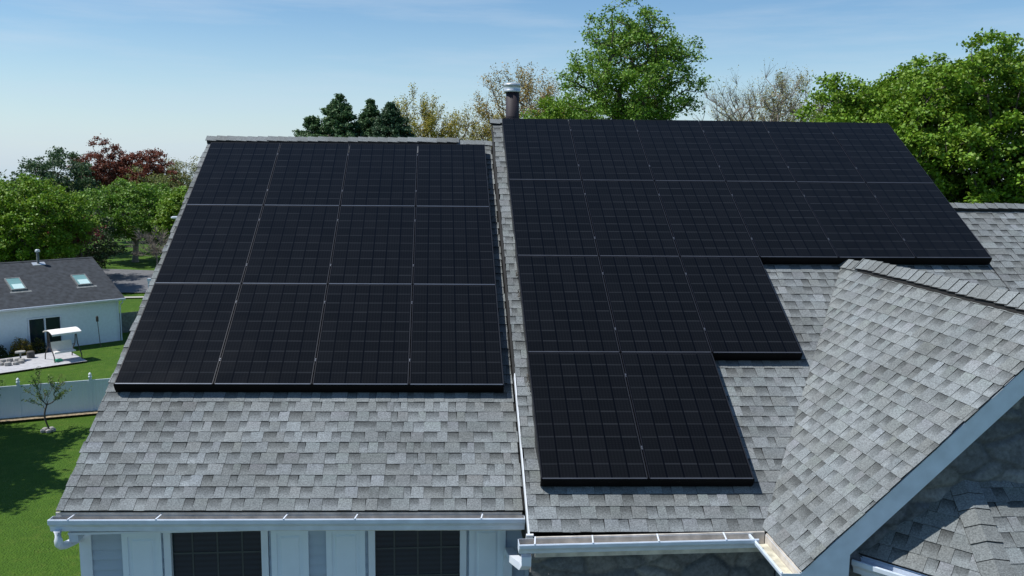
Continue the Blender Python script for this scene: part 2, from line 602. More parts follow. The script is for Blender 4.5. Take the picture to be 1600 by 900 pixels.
def shingles(mb, fn, u0, u1, v0, v1, ex=.1375, clips=(), rake_jit=.006, bright=1.):
    """laminated shingles: every course a lower layer with raised tabs on it, each butt edge with its own thickness"""
    nrow = int(math.ceil((v1 - v0) / ex))
    for i in range(nrow):
        vb = v0 + i * ex
        vt = min(vb + ex + .012, v1 + .02)
        ua, ub = u0 + rnd.uniform(-rake_jit, rake_jit), u1 + rnd.uniform(-rake_jit, rake_jit)
        u = ua - rnd.uniform(0, .2)
        tooth = rnd.random() < .5
        lift = rnd.uniform(-.001, .001)
        unit = tone(bright)
        while u < ub:
            if not tooth:
                unit = tone(bright)
                w = rnd.uniform(.06, .14)
            else:
                w = rnd.uniform(.075, .175)
            if rnd.random() < .1:
                w *= 1.6
            a, b = max(u, ua), min(u + w, ub)
            u += w
            if b - a < .008:
                tooth = not tooth
                continue
            dv = rnd.uniform(-.0022, .0022)
            k1 = rnd.uniform(.90, 1.06)
            if tooth:
                nb, ntp = .0105 + lift, .0045
                c1 = tuple(x * k1 for x in unit)
                c2 = tuple(x * rnd.uniform(.94, 1.0) for x in c1)
                sk = rnd.uniform(-.003, .012)
                polys = [[(a, vb + dv, nb, c1), (b - .0025, vb + dv, nb, c1), (b - .0025, vt, ntp, c2), (a + sk, vt, ntp, c2)]]
            else:
                nb, ntp = .0072 + lift, .0015
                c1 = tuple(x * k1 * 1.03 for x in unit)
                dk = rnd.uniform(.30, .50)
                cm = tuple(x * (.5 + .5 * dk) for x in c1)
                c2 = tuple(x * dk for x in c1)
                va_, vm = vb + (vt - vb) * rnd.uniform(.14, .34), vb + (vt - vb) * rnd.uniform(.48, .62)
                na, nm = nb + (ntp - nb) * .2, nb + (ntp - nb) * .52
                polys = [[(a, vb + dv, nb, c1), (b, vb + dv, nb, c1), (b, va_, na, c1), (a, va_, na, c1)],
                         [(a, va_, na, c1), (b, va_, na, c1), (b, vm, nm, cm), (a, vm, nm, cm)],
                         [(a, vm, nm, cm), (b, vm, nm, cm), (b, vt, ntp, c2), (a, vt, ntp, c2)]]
            for poly in polys:
                for cl in clips:
                    poly = clip_poly(poly, cl)
                    if len(poly) < 3:
                        break
                if len(poly) < 3:
                    continue
                P = [fn(p[0], p[1], p[2]) for p in poly]
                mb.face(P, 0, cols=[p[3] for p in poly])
                m_ = len(poly)
                for k in range(m_):
                    p, q = poly[k], poly[(k + 1) % m_]
                    if abs(p[1] - q[1]) < .004 and p[1] > vb + .01:
                        continue
                    d1, d2 = (max(p[2] - .007, -.004) if tooth else -.004), (max(q[2] - .007, -.004) if tooth else -.004)
                    if abs(p[1] - q[1]) < .004:
                        d1 = d2 = -.004
                    mb.face([fn(p[0], p[1], p[2]), fn(q[0], q[1], q[2]), fn(q[0], q[1], d2), fn(p[0], p[1], d1)], 1)
            tooth = not tooth

def caps(mb, A, B, left, right, halfw=.14, ex=.15, lift=.0, thick=.007, wave=.0, tonek=1.):
    """ridge caps laid from A (first, lowest in the lap) to B; left/right are unit vectors down each slope"""
    A, B, left, right = Vector(A), Vector(B), Vector(left), Vector(right)
    L = (B - A).length
    d = (B - A) / L
    upv = Vector((0, 0, 1))
    k = int(L / ex)
    for i in range(k + 1):
        a0 = i * ex
        a1 = min(a0 + ex + .03, L + .02)
        if a0 >= L - .02:
            break
        c = tone(tonek)
        wv = wave * math.sin(i * 1.3) + rnd.uniform(-.003, .003)
        lo = lift + wv + .017
        hi = lift + wv + .004
        hw = halfw * rnd.uniform(.98, 1.02)
        pf = []
        for t_, z_ in ((a0, lo), (a1, hi)):
            c0 = A + d * t_
            row = []
            for sgn, sv in ((1, left), (0, None), (-1, right)):
                if sgn == 0:
                    row.append(c0 + upv * (z_ + .004))
                else:
                    row.append(c0 + sv * .045 + upv * (z_ + .002))
                    row.append(c0 + sv * hw + upv * z_)
            # order: l_in,l_out,top,r_in,r_out -> l_out,l_in,top,r_in,r_out
            pf.append([row[1], row[0], row[2], row[3], row[4]])
        for j in range(4):
            q = [pf[0][j], pf[0][j + 1], pf[1][j + 1], pf[1][j]]
            mb.face(q, 0, cols=[c, c, tuple(x * .93 for x in c), tuple(x * .93 for x in c)])
            mb.face([pf[0][j], pf[0][j + 1], pf[0][j + 1] - upv * thick, pf[0][j] - upv * thick], 1)
        for e in (0, 4):
            mb.face([pf[0][e], pf[1][e], pf[1][e] - upv * (thick * .8), pf[0][e] - upv * thick], 1)

GZ = -2.3
def terrain(x, y):
    far = .0225 * max(0, y - 125)
    dx = max(-1.5 - x, 0, x - 15)
    dy = max(-7 - y, 0, y - 9)
    d = math.hypot(dx, dy)
    t = min(max((d - .5) / 10.5, 0), 1)
    t = t * t * (3 - 2 * t)
    w = .10 * noise.noise(Vector((x * .05, y * .05, 0))) * t
    return GZ + 3.3 * (1 - t) + w - far

# ------------------------------------------------------------------ ground
mb = MB()
xs = sorted(set(list(np.linspace(-70, 60, 105)) + list(np.linspace(-1500, -70, 12)) + list(np.linspace(60, 1500, 12))))
ys = sorted(set(list(np.linspace(-30, 130, 120)) + list(np.linspace(-400, -30, 6)) + list(np.linspace(130, 2500, 14))))
for y in ys:
    for x in xs:
        mb.v.append((x, y, terrain(x, y))); mb.c.append((1, 1, 1))
nx = len(xs)
for j in range(len(ys) - 1):
    for i in range(nx - 1):
        a = j * nx + i
        mb.f.append([a, a + 1, a + nx + 1, a + nx]); mb.mi.append(0)
g = mb.build('ground', M['grass'], smooth=True)
tag(g, kind='structure')

# added unseen grey ground below the eaves, keeps green grass bounce off the trim
m = MB()
for i in range(24):
    for j in range(12):
        x0, x1, y0, y1 = -6 + i, -5 + i, -26 + 2 * j, -24 + 2 * j
        m.face([(x0, y0, terrain(x0, y0) + .02), (x1, y0, terrain(x1, y0) + .02), (x1, y1, terrain(x1, y1) + .02), (x0, y1, terrain(x0, y1) + .02)])
o = m.build('grey_bounce_ground', M['asphalt'])
tag(o, kind='structure')

# neighbour frame: a along its eave (right end = 0), b away from us
NE = Vector((-18.91, 54.33, 0)); nd = Vector((.764, .646, 0)).normalized(); nb_ = Vector((-.646, .764, 0)).normalized()
def NF(a, b, z): return NE + nd * a + nb_ * b + Vector((0, 0, z))
def flat_sheet(name, pts, mat, dz, kind='structure'):
    """a sheet laid over the terrain, subdivided so it follows it"""
    m = MB()
    # pts: quad corners
    p = [Vector(q) for q in pts]
    nu = max(2, int((p[1] - p[0]).length / 1.2)); nv = max(2, int((p[3] - p[0]).length / 1.2))
    idx = {}
    for j in range(nv + 1):
        for i in range(nu + 1):
            s_, t_ = i / nu, j / nv
            q = (p[0] * (1 - s_) + p[1] * s_) * (1 - t_) + (p[3] * (1 - s_) + p[2] * s_) * t_
            idx[i, j] = len(m.v)
            m.v.append((q[0], q[1], GZ + dz)); m.c.append((1, 1, 1))
    for j in range(nv):
        for i in range(nu):
            m.f.append([idx[i, j], idx[i + 1, j], idx[i + 1, j + 1], idx[i, j + 1]]); m.mi.append(0)
    o = m.build(name, mat)
    tag(o, kind=kind)
    return o
flat_sheet('patio', [NF(-16, -5.4, 0), NF(-4.6, -5.4, 0), NF(-4.4, -1.2, 0), NF(-16, -1.2, 0)], M['patio'], .125)
flat_sheet('mulch_bed', [(-26, 31.25, 0), (-3, 38.8, 0), (-3.2, 39.5, 0), (-26.2, 32.0, 0)], M['mulch'], .12)
flat_sheet('driveway', [(-40, 77, 0), (-14, 77, 0), (-14, 91, 0), (-40, 97, 0)], M['asphalt'], .12)
flat_sheet('pavement', [(-34, 72.6, 0), (-10, 75.4, 0), (-10, 76.2, 0), (-34, 73.4, 0)], M['kerb'], .13)

# ------------------------------------------------------------------ the house with the panels
house = empty('house', (4, 2, 1), 'large grey shingled house filling the view, with white gutters, pale siding and solar panels', 'house')

def part(mb, name, mats, parent=house, label=None, smooth=False):
    o = mb.build(name, mats, parent=parent, smooth=smooth)
    if label:
        o['label'] = label
    return o

# left roof
LV0, LV1 = -1.50, 5.33
mb = MB()
mb.box(-.09, 4.155, LV0 + .02, LV1, -.05, -.005, SL, mi=1)
shingles(mb, SL, -.115, 4.15, LV0, LV1 - .02, rake_jit=.010)
mb.prism([SL(-.10, LV1, -.01), SL(4.155, LV1, -.01), (4.155, 10.6, 7.2), (-.10, 10.6, 7.2)], (0, -.02, -.06), 1)
roofL = part(mb, 'roof', [M['shingle'], M['shingle_edge']], label='lower left roof slope of weathered grey laminated shingles')
# right roof
RV0, RV1 = -.485, 6.86
mb = MB()
mb.box(-.105, 6.09, RV0 + .03, RV1, -.03, -.005, SR, mi=1)
shingles(mb, SR, -.13, 6.10, RV0, RV1 - .02, rake_jit=.006)
mb.prism([SR(-.10, RV1, -.01), SR(6.09, RV1, -.01), (10.38, 11.2, 7.0), (4.19, 11.2, 7.0)], (0, -.02, -.06), 1)
roofR = part(mb, 'roof', [M['shingle'], M['shingle_edge']], label='taller right roof slope of grey laminated shingles')
# wing roof at the far right, a little lower
WO = H + .17
mb = MB()
def SW(u, v, n): return OR + XV * u + eR * v + nR * (n - WO)
WV1 = 4.90
mb.box(5.6, 12.5, 1.0, WV1, -.05, -.005, SW, mi=1)
shingles(mb, SW, 6.0, 12.5, 1.05, WV1 - .02)
top = SW(5.6, WV1, -.01); top2 = SW(12.5, WV1, -.01)
mb.prism([top, top2, (top2[0], 8.2, 6.9), (top[0], 8.2, 6.9)], (0, -.02, -.06), 1)
part(mb, 'roof', [M['shingle'], M['shingle_edge']], label='lower wing roof at the right edge, pale grey shingles')
# gable
def vz(u):   # valley: where the gable's slope meets the main roof
    return None
A_, B_ = (.80, 0.0), (4.08, GV)
la, lb = (B_[1] - A_[1]), -(B_[0] - A_[0])
lc = la * (A_[0] + .07) + lb * A_[1]
mb = MB()
mb.prism([SG(.03, 0, -.004), SG(.83, 0, -.004), SG(4.15, GV, -.004), SG(.03, GV, -.004)], tuple(Vector((sg, 0, -cg)) * .04), 1)
shingles(mb, SG, 0, 4.3, 0, GV - .02, clips=[(la, lb, lc)], rake_jit=.006, bright=1.0)
mb.prism([SG2(.03, 0, -.004), SG2(.83, 0, -.004), SG2(4.15, GV, -.004), SG2(.03, GV, -.004)], tuple(Vector((-sg, 0, -cg)) * .04), 1)
shingles(mb, SG2, 0, 4.3, 0, GV - .02, clips=[(la, lb, lc)], rake_jit=.006)
part(mb, 'roof', [M['shingle'], M['shingle_edge']], label='cross gable roof slope at the right with its valley, sunlit pale grey shingles')

# ridge caps and vents
def ridge_line(fn, u0, u1, v1, lift, x=.0, label=None):
    mb = MB()
    A, B = fn(u0, v1, 0.012), fn(u1, v1, 0.012)
    back = Vector((0, math.cos(s1), -math.sin(s1)))
    caps(mb, A, B, Vector((0, -math.cos(s1), -math.sin(s1))), back, .125, .15, lift, wave=.004)
    if lift > .01:
        mb.box(u0 + .02, u1 - .01, v1 - .105, v1 + .0, .0, lift + .006, fn, mi=1)
    return part(mb, 'ridge_cap', [M['shingle'], M['shingle_edge']], label=label)
ridge_line(SL, 3.62, 4.15, LV1, .004, label='flat ridge caps at the right end of the left roof ridge')
ridge_line(SL, -.13, 3.64, LV1, .042, label='raised vented ridge caps along the left roof ridge')
ridge_line(SR, -.17, 6.12, RV1, .012, label='ridge caps along the top of the right roof')
ridge_line(SW, 6.1, 12.5, WV1, .04, label='raised ridge caps along the wing ridge at the right')
mb = MB()
gl, gr = Vector((-cg, 0, -sg)), Vector((cg, 0, -sg))
RGZ = GZ0 + GV * sg + .012
caps(mb, (8.47, 1.0, RGZ), (8.47, 1.62, RGZ), gl, gr, .14, .15, .006)
part(mb, 'ridge_cap', [M['shingle'], M['shingle_edge']], label='first flat caps at the back end of the gable ridge')
mb = MB()
caps(mb, (8.47, GY0, RGZ), (8.47, 1.06, RGZ), gl, gr, .15, .15, .055, wave=.003)
for sgn in (-1, 1):
    mb.prism([(8.47 + sgn * .004, 1.0, RGZ - .01), (8.47 + sgn * .095, 1.0, RGZ - .105), (8.47 + sgn * .095, 1.0, RGZ - .058), (8.47 + sgn * .004, 1.0, RGZ + .028)],
             (0, GY0 - 1.03, 0), 1)
part(mb, 'ridge_cap', [M['shingle'], M['shingle_edge']], label='raised vented caps running down the gable ridge')

# bay roof in front of the gable wall
P1, T_, Hh = Vector((6.873, -2.35, 7.29)), Vector((7.754, -2.35, 7.90)), Vector((7.64, -3.18, 7.29))
T2, H2 = Vector((9.186, -2.35, 7.90)), Vector((9.30, -3.18, 7.29))
def plane_fn(o, eu, ptop):
    eu = eu.normalized()
    w = ptop - o
    nn = eu.cross(w).normalized()
    if nn[2] < 0: nn = -nn
    ev = nn.cross(eu).normalized()
    if ev[2] < 0: ev = -ev
    f = lambda u, v, n: o + eu * u + ev * v + nn * n
    to = lambda p: ((p - o).dot(eu), (p - o).dot(ev))
    return f, to, nn
def tri_clips(pts):
    out = []
    cx = sum(p[0] for p in pts) / len(pts); cyy = sum(p[1] for p in pts) / len(pts)
    for k in range(len(pts)):
        p, q = pts[k], pts[(k + 1) % len(pts)]
        a, b = q[1] - p[1], -(q[0] - p[0])
        c = a * p[0] + b * p[1]
        if a * cx + b * cyy > c: a, b, c = -a, -b, -c
        out.append((a, b, c))
    return out
mb = MB()
for o_, q_, pts in ((P1, Hh, (P1, Hh, T_)), (Hh, H2, (Hh, H2, T2, T_)), (H2, Vector((10.067, -2.35, 7.29)), (H2, Vector((10.067, -2.35, 7.29)), T2))):
    f, to, nn = plane_fn(o_, q_ - o_, pts[-1])
    uv = [to(p) for p in pts]
    shingles(mb, f, -.1, max(p[0] for p in uv) + .1, 0, max(p[1] for p in uv) + .05, clips=tri_clips(uv), bright=1.0)
    mb.prism([p - nn * .006 for p in pts], tuple(-nn * .03), 1)
part(mb, 'roof', [M['shingle'], M['shingle_edge']], label='small bay window roof below the gable, half in shadow')
mb = MB()
f1, _, n1 = plane_fn(P1, Hh - P1, T_); f2, _, n2 = plane_fn(Hh, H2 - Hh, T_)
hd = (T_ - Hh).normalized()
sl1 = (-n1.cross(hd)).normalized(); sl2 = (n2.cross(hd)).normalized()
if sl1[0] > 0: sl1 = -sl1
if sl2[0] < 0: sl2 = -sl2
sl1[2] = -abs(sl1[2]); sl2[2] = -abs(sl2[2])
caps(mb, Hh + Vector((0, 0, .008)), T_ + Vector((0, 0, .008)), sl1, sl2, .125, .15, .004)
part(mb, 'hip_cap', [M['shingle'], M['shingle_edge']])
# bay eave gutter and fascia
mb = MB()
K = [(0, 0), (0, -.11), (.065, -.115), (.075, -.07), (.115, -.03), (.118, .006), (.104, .006)]
for a, b in ((P1, Hh), (Hh, H2)):
    dd = (b - a).normalized(); ov = Vector((dd[1], -dd[0], 0))
    mb.sheet(K, a + ov * .0 + Vector((0, 0, -.03)), b + Vector((0, 0, -.03)), ov, .004)
    mb.prism([a - ov * .02 + Vector((0, 0, -.02)), b - ov * .02 + Vector((0, 0, -.02)), b - ov * .02 + Vector((0, 0, -.2)), a - ov * .02 + Vector((0, 0, -.2))], tuple(-ov * .02))
part(mb, 'gutter', M['fascia'], label='gutter round the bay roof')
mb = MB()
mb.prism([(7.1, -2.34, 7.1), (7.72, -2.98, 7.1), (9.22, -2.98, 7.1), (9.85, -2.34, 7.1)], (0, 0, -6.2))
part(mb, 'bay_wall', M['siding'])

# walls with real lap siding
def lap_wall(mb, x0, x1, y, z0, z1, ex=.102, openings=()):
    z = z0
    while z < z1 - .005:
        zt = min(z + ex, z1)
        segs = [(x0, x1)]
        for (a, b, c, d) in openings:
            if z < d and zt > c:
                segs = [s_ for q in segs for s_ in ((q[0], min(q[1], a)), (max(q[0], b), q[1])) if s_[1] - s_[0] > .01]
        for a, b in segs:
            P = [(a, y - .024, z), (b, y - .024, z), (b, y - .001, zt + .002), (a, y - .001, zt + .002)]
            Q = [(p[0], y + .02, p[2]) for p in P]
            mb.face(P)
            mb.face([P[0], P[1], (b, y, z), (a, y, z)])
            mb.face([P[0], P[3], Q[3], Q[0]]); mb.face([P[1], Q[1], Q[2], P[2]])
        z = zt
WY = -.85
ops = [(.72, 1.71, 5.35, 7.02), (2.66, 3.63, 5.35, 7.02)]
mb = MB()
lap_wall(mb, .0, 4.22, WY, 1.0, 7.10, openings=ops)
mb.box(.0, 4.22, WY + .012, 10.0, 1.0, 5.35)
mb.box(.0, .72, WY + .012, 10.0, 5.35, 7.10); mb.box(1.71, 2.66, WY + .012, 10.0, 5.35, 7.10); mb.box(3.63, 4.22, WY + .012, 10.0, 5.35, 7.10)
mb.prism([(.0, WY + .012, 7.10), (.0, 4.6, 10.55), (.0, 10.0, 7.10)], (.12, 0, 0))
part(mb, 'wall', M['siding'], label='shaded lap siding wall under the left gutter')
mb = MB()
mb.box(-.055, .055, WY - .03, WY - .014, 1.0, 7.10); mb.box(-.055, -.001, WY - .014, WY + .09, 1.0, 7.10)
part(mb, 'corner_board', M['white'])
# soffit + frieze + return
mb = MB()
mb.box(-.02, 4.14, -1.19, WY - .015, 7.105, 7.125)
part(mb, 'soffit', M['white'])
mb = MB()
EA, EB = SL(-.1, LV0, 0), SL(4.15, LV0, 0)
mb.prism([(-.13, EA[1] + .016, EA[2] - .02), (4.135, EB[1] + .016, EB[2] - .02), (4.135, EB[1] + .016, EB[2] - .2), (-.13, EA[1] + .016, EA[2] - .2)], (0, .018, 0), 1)
# raking board at the left edge
mb.box(-.108, -.092, LV0 + .08, LV1, -.15, -.052, SL)
mb.box(-.02, .06, -1.17, WY - .035, 7.03, 7.10)
part(mb, 'fascia_board', [M['fascia'], M['gutter_in']], label='white fascia and boxed return at the left corner')

# windows
def window(x0, x1):
    mb = MB()
    z0, z1, y = 5.35, 7.02, WY
    for a, b, c, d in ((x0 - .02, x0 + .045, z0, z1), (x1 - .045, x1 + .02, z0, z1), (x0 + .045, x1 - .045, z1 - .045, z1), (x0 + .045, x1 - .045, z0, z0 + .045)):
        mb.box(a, b, y - .035, y + .05, c, d)
    mb.box(x0 + .045, x1 - .045, y + .002, y + .03, 6.13, 6.165)
    w = part(mb, 'window', M['white'])
    mb = MB()
    mb.box(x0 + .046, x1 - .046, y + .022, y + .03, z0 + .046, z1 - .046)
    part(mb, 'pane', M['window'], w)
    mb = MB()
    n = 4
    for k in range(1, n):
        xx = x0 + (x1 - x0) * k / n
        mb.box(xx - .008, xx + .008, y + .016, y + .0215, z0 + .05, z1 - .05)
    for zz in (5.75, 6.45, 6.74):
        mb.box(x0 + .05, x1 - .05, y + .0155, y + .0205, zz - .008, zz + .008)
    part(mb, 'muntin', M['muntin'], w)
    return w
M['muntin'] = plain('muntin_grey', (.040, .050, .055), .5)
window(.745, 1.685); window(2.685, 3.605)
def shutter(x0, x1):
    mb = MB()
    y0, y1, z0, z1 = WY - .042, WY - .014, 5.33, 7.035
    mb.box(x0, x0 + .055, y0, y1, z0, z1); mb.box(x1 - .055, x1, y0, y1, z0, z1)
    mb.box(x0 + .055, x1 - .055, y0, y1, z1 - .09, z1); mb.box(x0 + .055, x1 - .055, y0, y1, z0, z0 + .09)
    mb.box(x0 + .055, x1 - .055, y0, y1, 6.1, 6.19)
    for a, b in ((6.19, z1 - .09), (z0 + .09, 6.1)):
        mb.box(x0 + .055, x1 - .055, y0 + .012, y1, a, b)
        # raised field with bevelled rim
        c = (x0 + .055 + x1 - .055) / 2; hw = (x1 - x0) / 2 - .08
        zc0, zc1 = a + .03, b - .03
        i = len(mb.v)
        for yy, k in ((y0 + .012, 0), (y0 + .003, .018)):
            for xx, zz in ((c - hw + k, zc0 + k), (c + hw - k, zc0 + k), (c + hw - k, zc1 - k), (c - hw + k, zc1 - k)):
                mb.v.append((xx, yy, zz)); mb.c.append((1, 1, 1))
        mb.f.append([i + 4, i + 5, i + 6, i + 7]); mb.mi.append(0)
        for k in range(4):
            mb.f.append([i + k, i + (k + 1) % 4, i + 4 + (k + 1) % 4, i + 4 + k]); mb.mi.append(0)
    return part(mb, 'shutter', M['shutter'])
for a, b in ((.34, .705), (1.735, 2.09), (2.26, 2.635), (3.65, 4.01)):
    shutter(a, b)

# gutters
K2 = [(0, 0), (0, -.088), (.10, -.088), (.112, -.06), (.150, -.022), (.153, .006), (.139, .006)]
def gutter(p0, p1, out, caps_=(True, True), hang=(), label=None, prof=K):
    mb = MB()
    mb.sheet(prof, p0, p1, out, .003, 0, 1)
    lipx = prof[-1][0] + .008
    o = Vector(out)
    # rolled lip
    mb.tube([Vector(p0) + o * lipx + Vector((0, 0, .008)), Vector(p1) + o * lipx + Vector((0, 0, .008))], .0065, 6)
    for flag, p, dr in ((caps_[0], Vector(p0), -1), (caps_[1], Vector(p1), 1)):
        if flag:
            ax = (Vector(p1) - Vector(p0)).normalized() * dr
            mb.prism([p + o * a + Vector((0, 0, b)) for a, b in prof[:-1]], tuple(ax * .004), 0)
    g = part(mb, 'gutter', [M['fascia'], M['gutter_in']], label=label)
    for t_ in hang:
        c = Vector(p0).lerp(Vector(p1), t_)
        m2 = MB()
        m2.prism([c + o * .0 + Vector((-.006, 0, .014)), c + o * .0 + Vector((.006, 0, .014)), c + o * (lipx + .008) + Vector((.006 - .02, 0, .013)), c + o * (lipx + .008) + Vector((-.006 - .02, 0, .013))], (0, 0, .006))
        m2.build('hanger', M['white'], parent=g)
    return g
EA, EB = SL(-.1, LV0, 0), SL(4.15, LV0, 0)
gutter((-.15, EA[1] + .012, EA[2] - .052), (4.150, EB[1] + .012, EB[2] - .045), (0, -1, 0), hang=(.045, .225, .49, .64, .91), label='long white gutter under the left roof')
gutter((4.05, -1.799, 7.238), (6.170, -1.799, 7.238), (0, -1, 0), (True, False), hang=(.07, .31, .585, .87), label='white gutter under the right roof', prof=K2)
mb = MB()
mb.sheet(K2, (6.285, -1.80, 7.225), (6.285, -2.56, 7.225), (-1, 0, 0), .003, 0, 1)
mb.tube([(6.138, -1.94, 7.235), (6.138, -2.56, 7.235)], .0065, 6)
mb.prism([Vector((6.285 - a, -2.56, 7.225 + b)) for a, b in K2[:-1]], (0, -.004, 0), 0)
gg = part(mb, 'gutter', [M['fascia'], M['gutter_in']], label='short gutter returning forward beside the gable eave')
mb = MB()
mb.box(6.19, 6.28, -2.54, -1.86, 7.135, 7.165)
part(mb, 'gutter_liner', M['leafmuck'], gg)
mb = MB()
mb.box(4.20, 6.28, -1.795, -1.775, 7.06, 7.246); mb.box(6.290, 6.31, -2.55, -1.80, 7.06, 7.235)
mb.box(4.21, 6.5, -1.774, -1.50, 7.06, 7.08); mb.box(6.311, 6.52, -2.36, -1.75, 7.06, 7.08)
part(mb, 'fascia_board', M['gutter_in'], label='fascia behind the right gutters')

# downspouts
mb = MB()
mb.tube([(-.075, -1.262, 7.18), (-.075, -1.262, 7.09), (-.075, -1.255, 7.05), (-.068, -1.225, 7.02), (-.058, -1.17, 7.0), (-.052, -1.08, 6.98), (-.05, -.9, 6.94), (-.05, -.75, 6.90), (-.05, -.68, 6.8), (-.05, -.66, 6.6), (-.05, -.66, 1.2)], .036, 12)
part(mb, 'downspout', M['white'], label='elbow downspout at the left gutter end', smooth=True)
mb = MB()
mb.sqtube([(4.115, -1.86, 7.11), (4.115, -1.86, 7.04), (4.10, -1.80, 6.985), (4.045, -1.3, 6.83), (4.035, -1.0, 6.76), (4.03, -.92, 6.66), (4.03, -.915, 1.2)], .085, .065)
part(mb, 'downspout', M['white'], label='downspout at the inner corner between siding and stone')

# step trim between the two roofs
mb = MB()
mb.box(-.142, -.132, RV0 - .01, 1.5, -.085, -.003, SR)
mb.box(-.165, -.10, RV0 - .03, RV0 - .012, -.20, .0, SR)
part(mb, 'rake_board', M['flash'], label='thin white rake trim where the right roof steps up from the left')
mb = MB()
mb.box(-.140, -.132, 1.502, RV1, -.16, -.006, SR)
mb.box(-.139, -.132, RV0, 1.5, -.16, -.087, SR)
part(mb, 'step_face_shade', M['shingle_edge'])  # step face coloured near black in place of the array's shadow
mb = MB()
mb.box(6.103, 6.125, 1.0, RV1, -.16, -.004, SR)
part(mb, 'rake_board', M['shingle_edge'], label='dark edge at the right end of the right roof')
mb = MB()
mb.box(4.165, 4.19, WY - .64, 4.3, 6.9, 7.2)
mb.prism([(4.165, -1.45, 7.18), (4.165, 4.35, 10.85), (4.165, 4.35, 7.18)], (.03, 0, 0))
part(mb, 'step_wall', M['shingle_edge'])  # wall side given the same dark colour to stand for shade

# gable rake board, boxed end, stone walls
mb = MB()
yb = GY0 + .012
def gz(x): return GZ0 + (x - GX0) * math.tan(GA)
mb.prism([(GX0 - .01, yb, gz(GX0) - .03), (8.47, yb, gz(8.47) - .03), (8.47, yb, gz(8.47) - .265), (6.705, yb, gz(6.705) - .265), (6.705, yb, 7.03), (GX0 - .01, yb, 7.03)], (0, .024, 0))
mb.prism([(8.474, yb, gz(8.47) - .03), (10.64, yb, gz(GX0) - .03), (10.64, yb, gz(GX0) - .265), (8.474, yb, gz(8.47) - .265)], (0, .024, 0))
part(mb, 'rake_board', M['rakeblue'] if 'rakeblue' in M else M['fascia'], label='broad pale rake board along the gable front')
mb = MB()
mb.prism([(6.55, yb + .026, gz(6.55) - .10), (8.47, yb + .026, gz(8.47) - .10), (8.47, yb + .026, gz(8.47) - .14), (6.59, yb + .026, gz(6.55) - .14)], (0, .19, 0))
mb.box(GX0 + .02, 6.70, yb + .03, -2.36, 7.03, 7.05)
part(mb, 'soffit', M['white'], label='gable soffit')
def stone_wall(x0, x1, y, z0, ztop, res=.018, depth=.034, seed=3, name='stone_wall', side=None, label=None):
    """field stones: a displaced face, each stone its own tone, mortar recessed"""
    mb = MB()
    nx_ = int((x1 - x0) / res); zmax = max(ztop(x0), ztop(x1), ztop((x0 + x1) / 2)); nz_ = int((zmax - z0) / res)
    idx = {}
    for j in range(nz_ + 1):
        for i in range(nx_ + 1):
            x = x0 + (x1 - x0) * i / nx_; z = z0 + (zmax - z0) * j / nz_
            if z > ztop(x) + res: continue
            z = min(z, ztop(x))
            p = Vector((x * 3.4 + seed, z * 5.0, seed))
            p += Vector((noise.noise(p * .8), noise.noise(p * .8 + Vector((9, 0, 0))), 0)) * .35
            ds, ps = noise.voronoi(p, distance_metric='DISTANCE')
            e = min(1, max(0, (ds[1] - ds[0]) / .26))
            e = e * e * (3 - 2 * e)
            h = e * (.7 + .5 * abs(noise.noise(ps[0] * 7))) + .16 * noise.noise(p * 4)
            t = noise.cell(ps[0] * 13.7)
            base = ((.14, .148, .158), (.18, .182, .18), (.21, .215, .22), (.155, .157, .16), (.12, .13, .145))[int(abs(t) * 4.999)]
            c = tuple(b * (.72 + .28 * e) for b in base)
            idx[i, j] = len(mb.v)
            mb.v.append((x, y - depth * h, z)); mb.c.append(c)
    for j in range(nz_):
        for i in range(nx_):
            k = [(i, j), (i + 1, j), (i + 1, j + 1), (i, j + 1)]
            if all(q in idx for q in k):
                mb.f.append([idx[q] for q in k]); mb.mi.append(0)
    if side is not None:
        mb.box(x0, x1, y + .002, y + side, z0, ztop(x1) if ztop(x1) < ztop((x0 + x1) / 2) - .1 else min(ztop(x0), ztop(x1)), mi=0, col=(.09, .09, .09))
    return part(mb, name, M['stone'], smooth=True, label=label)
stone_wall(4.20, 6.50, -1.50, 5.6, lambda x: 7.06, seed=3, side=.2, label='fieldstone wall under the right gutter')
def gtop(x): return (gz(x) if x < 8.47 else gz(2 * 8.47 - x)) - .15
stone_wall(6.52, 10.4, -2.35, 6.2, gtop, seed=11, label='fieldstone gable wall in shade')
mb = MB()
mb.box(4.20, 10.35, -1.30, 10.5, .9, 6.9); mb.box(6.53, 10.39, -2.30, -1.31, .9, 7.0)
mb.prism([(10.34, -1.3, 6.9), (10.34, 4.35, 10.6), (10.34, 10.5, 6.9)], (-.1, 0, 0))
mb.box(10.41, 16.5, -1.0, 7.6, .9, 6.85)
part(mb, 'wall', M['siding'], label='body walls of the right part of the house')

# vent pipe behind the right ridge
mb = MB()
mb.tube([(4.512, 5.0, 10.6), (4.512, 5.0, 11.63)], .105, 24)
pipe = part(mb, 'vent_pipe', M['pipe'], label='dark red brown round flue pipe', smooth=False)
for p in pipe.data.polygons: p.use_smooth = len(p.vertices) == 4
mb = MB()
prof = [(.128, 11.625), (.133, 11.63), (.133, 11.655), (.128, 11.66), (.128, 11.72), (.133, 11.725), (.133, 11.745), (.118, 11.762), (.04, 11.775)]
mb.tube([(4.502, 5.0, z) for r_, z in prof], [r_ for r_, z in prof], 28)
cap = part(mb, 'pipe_cap', M['galv'], pipe)
for p in cap.data.polygons: p.use_smooth = len(p.vertices) == 4
mb = MB()
mb.tube([(4.512, 5.0, 11.22), (4.512, 5.0, 11.25)], .109, 24)
part(mb, 'collar', M['pipe'], pipe)

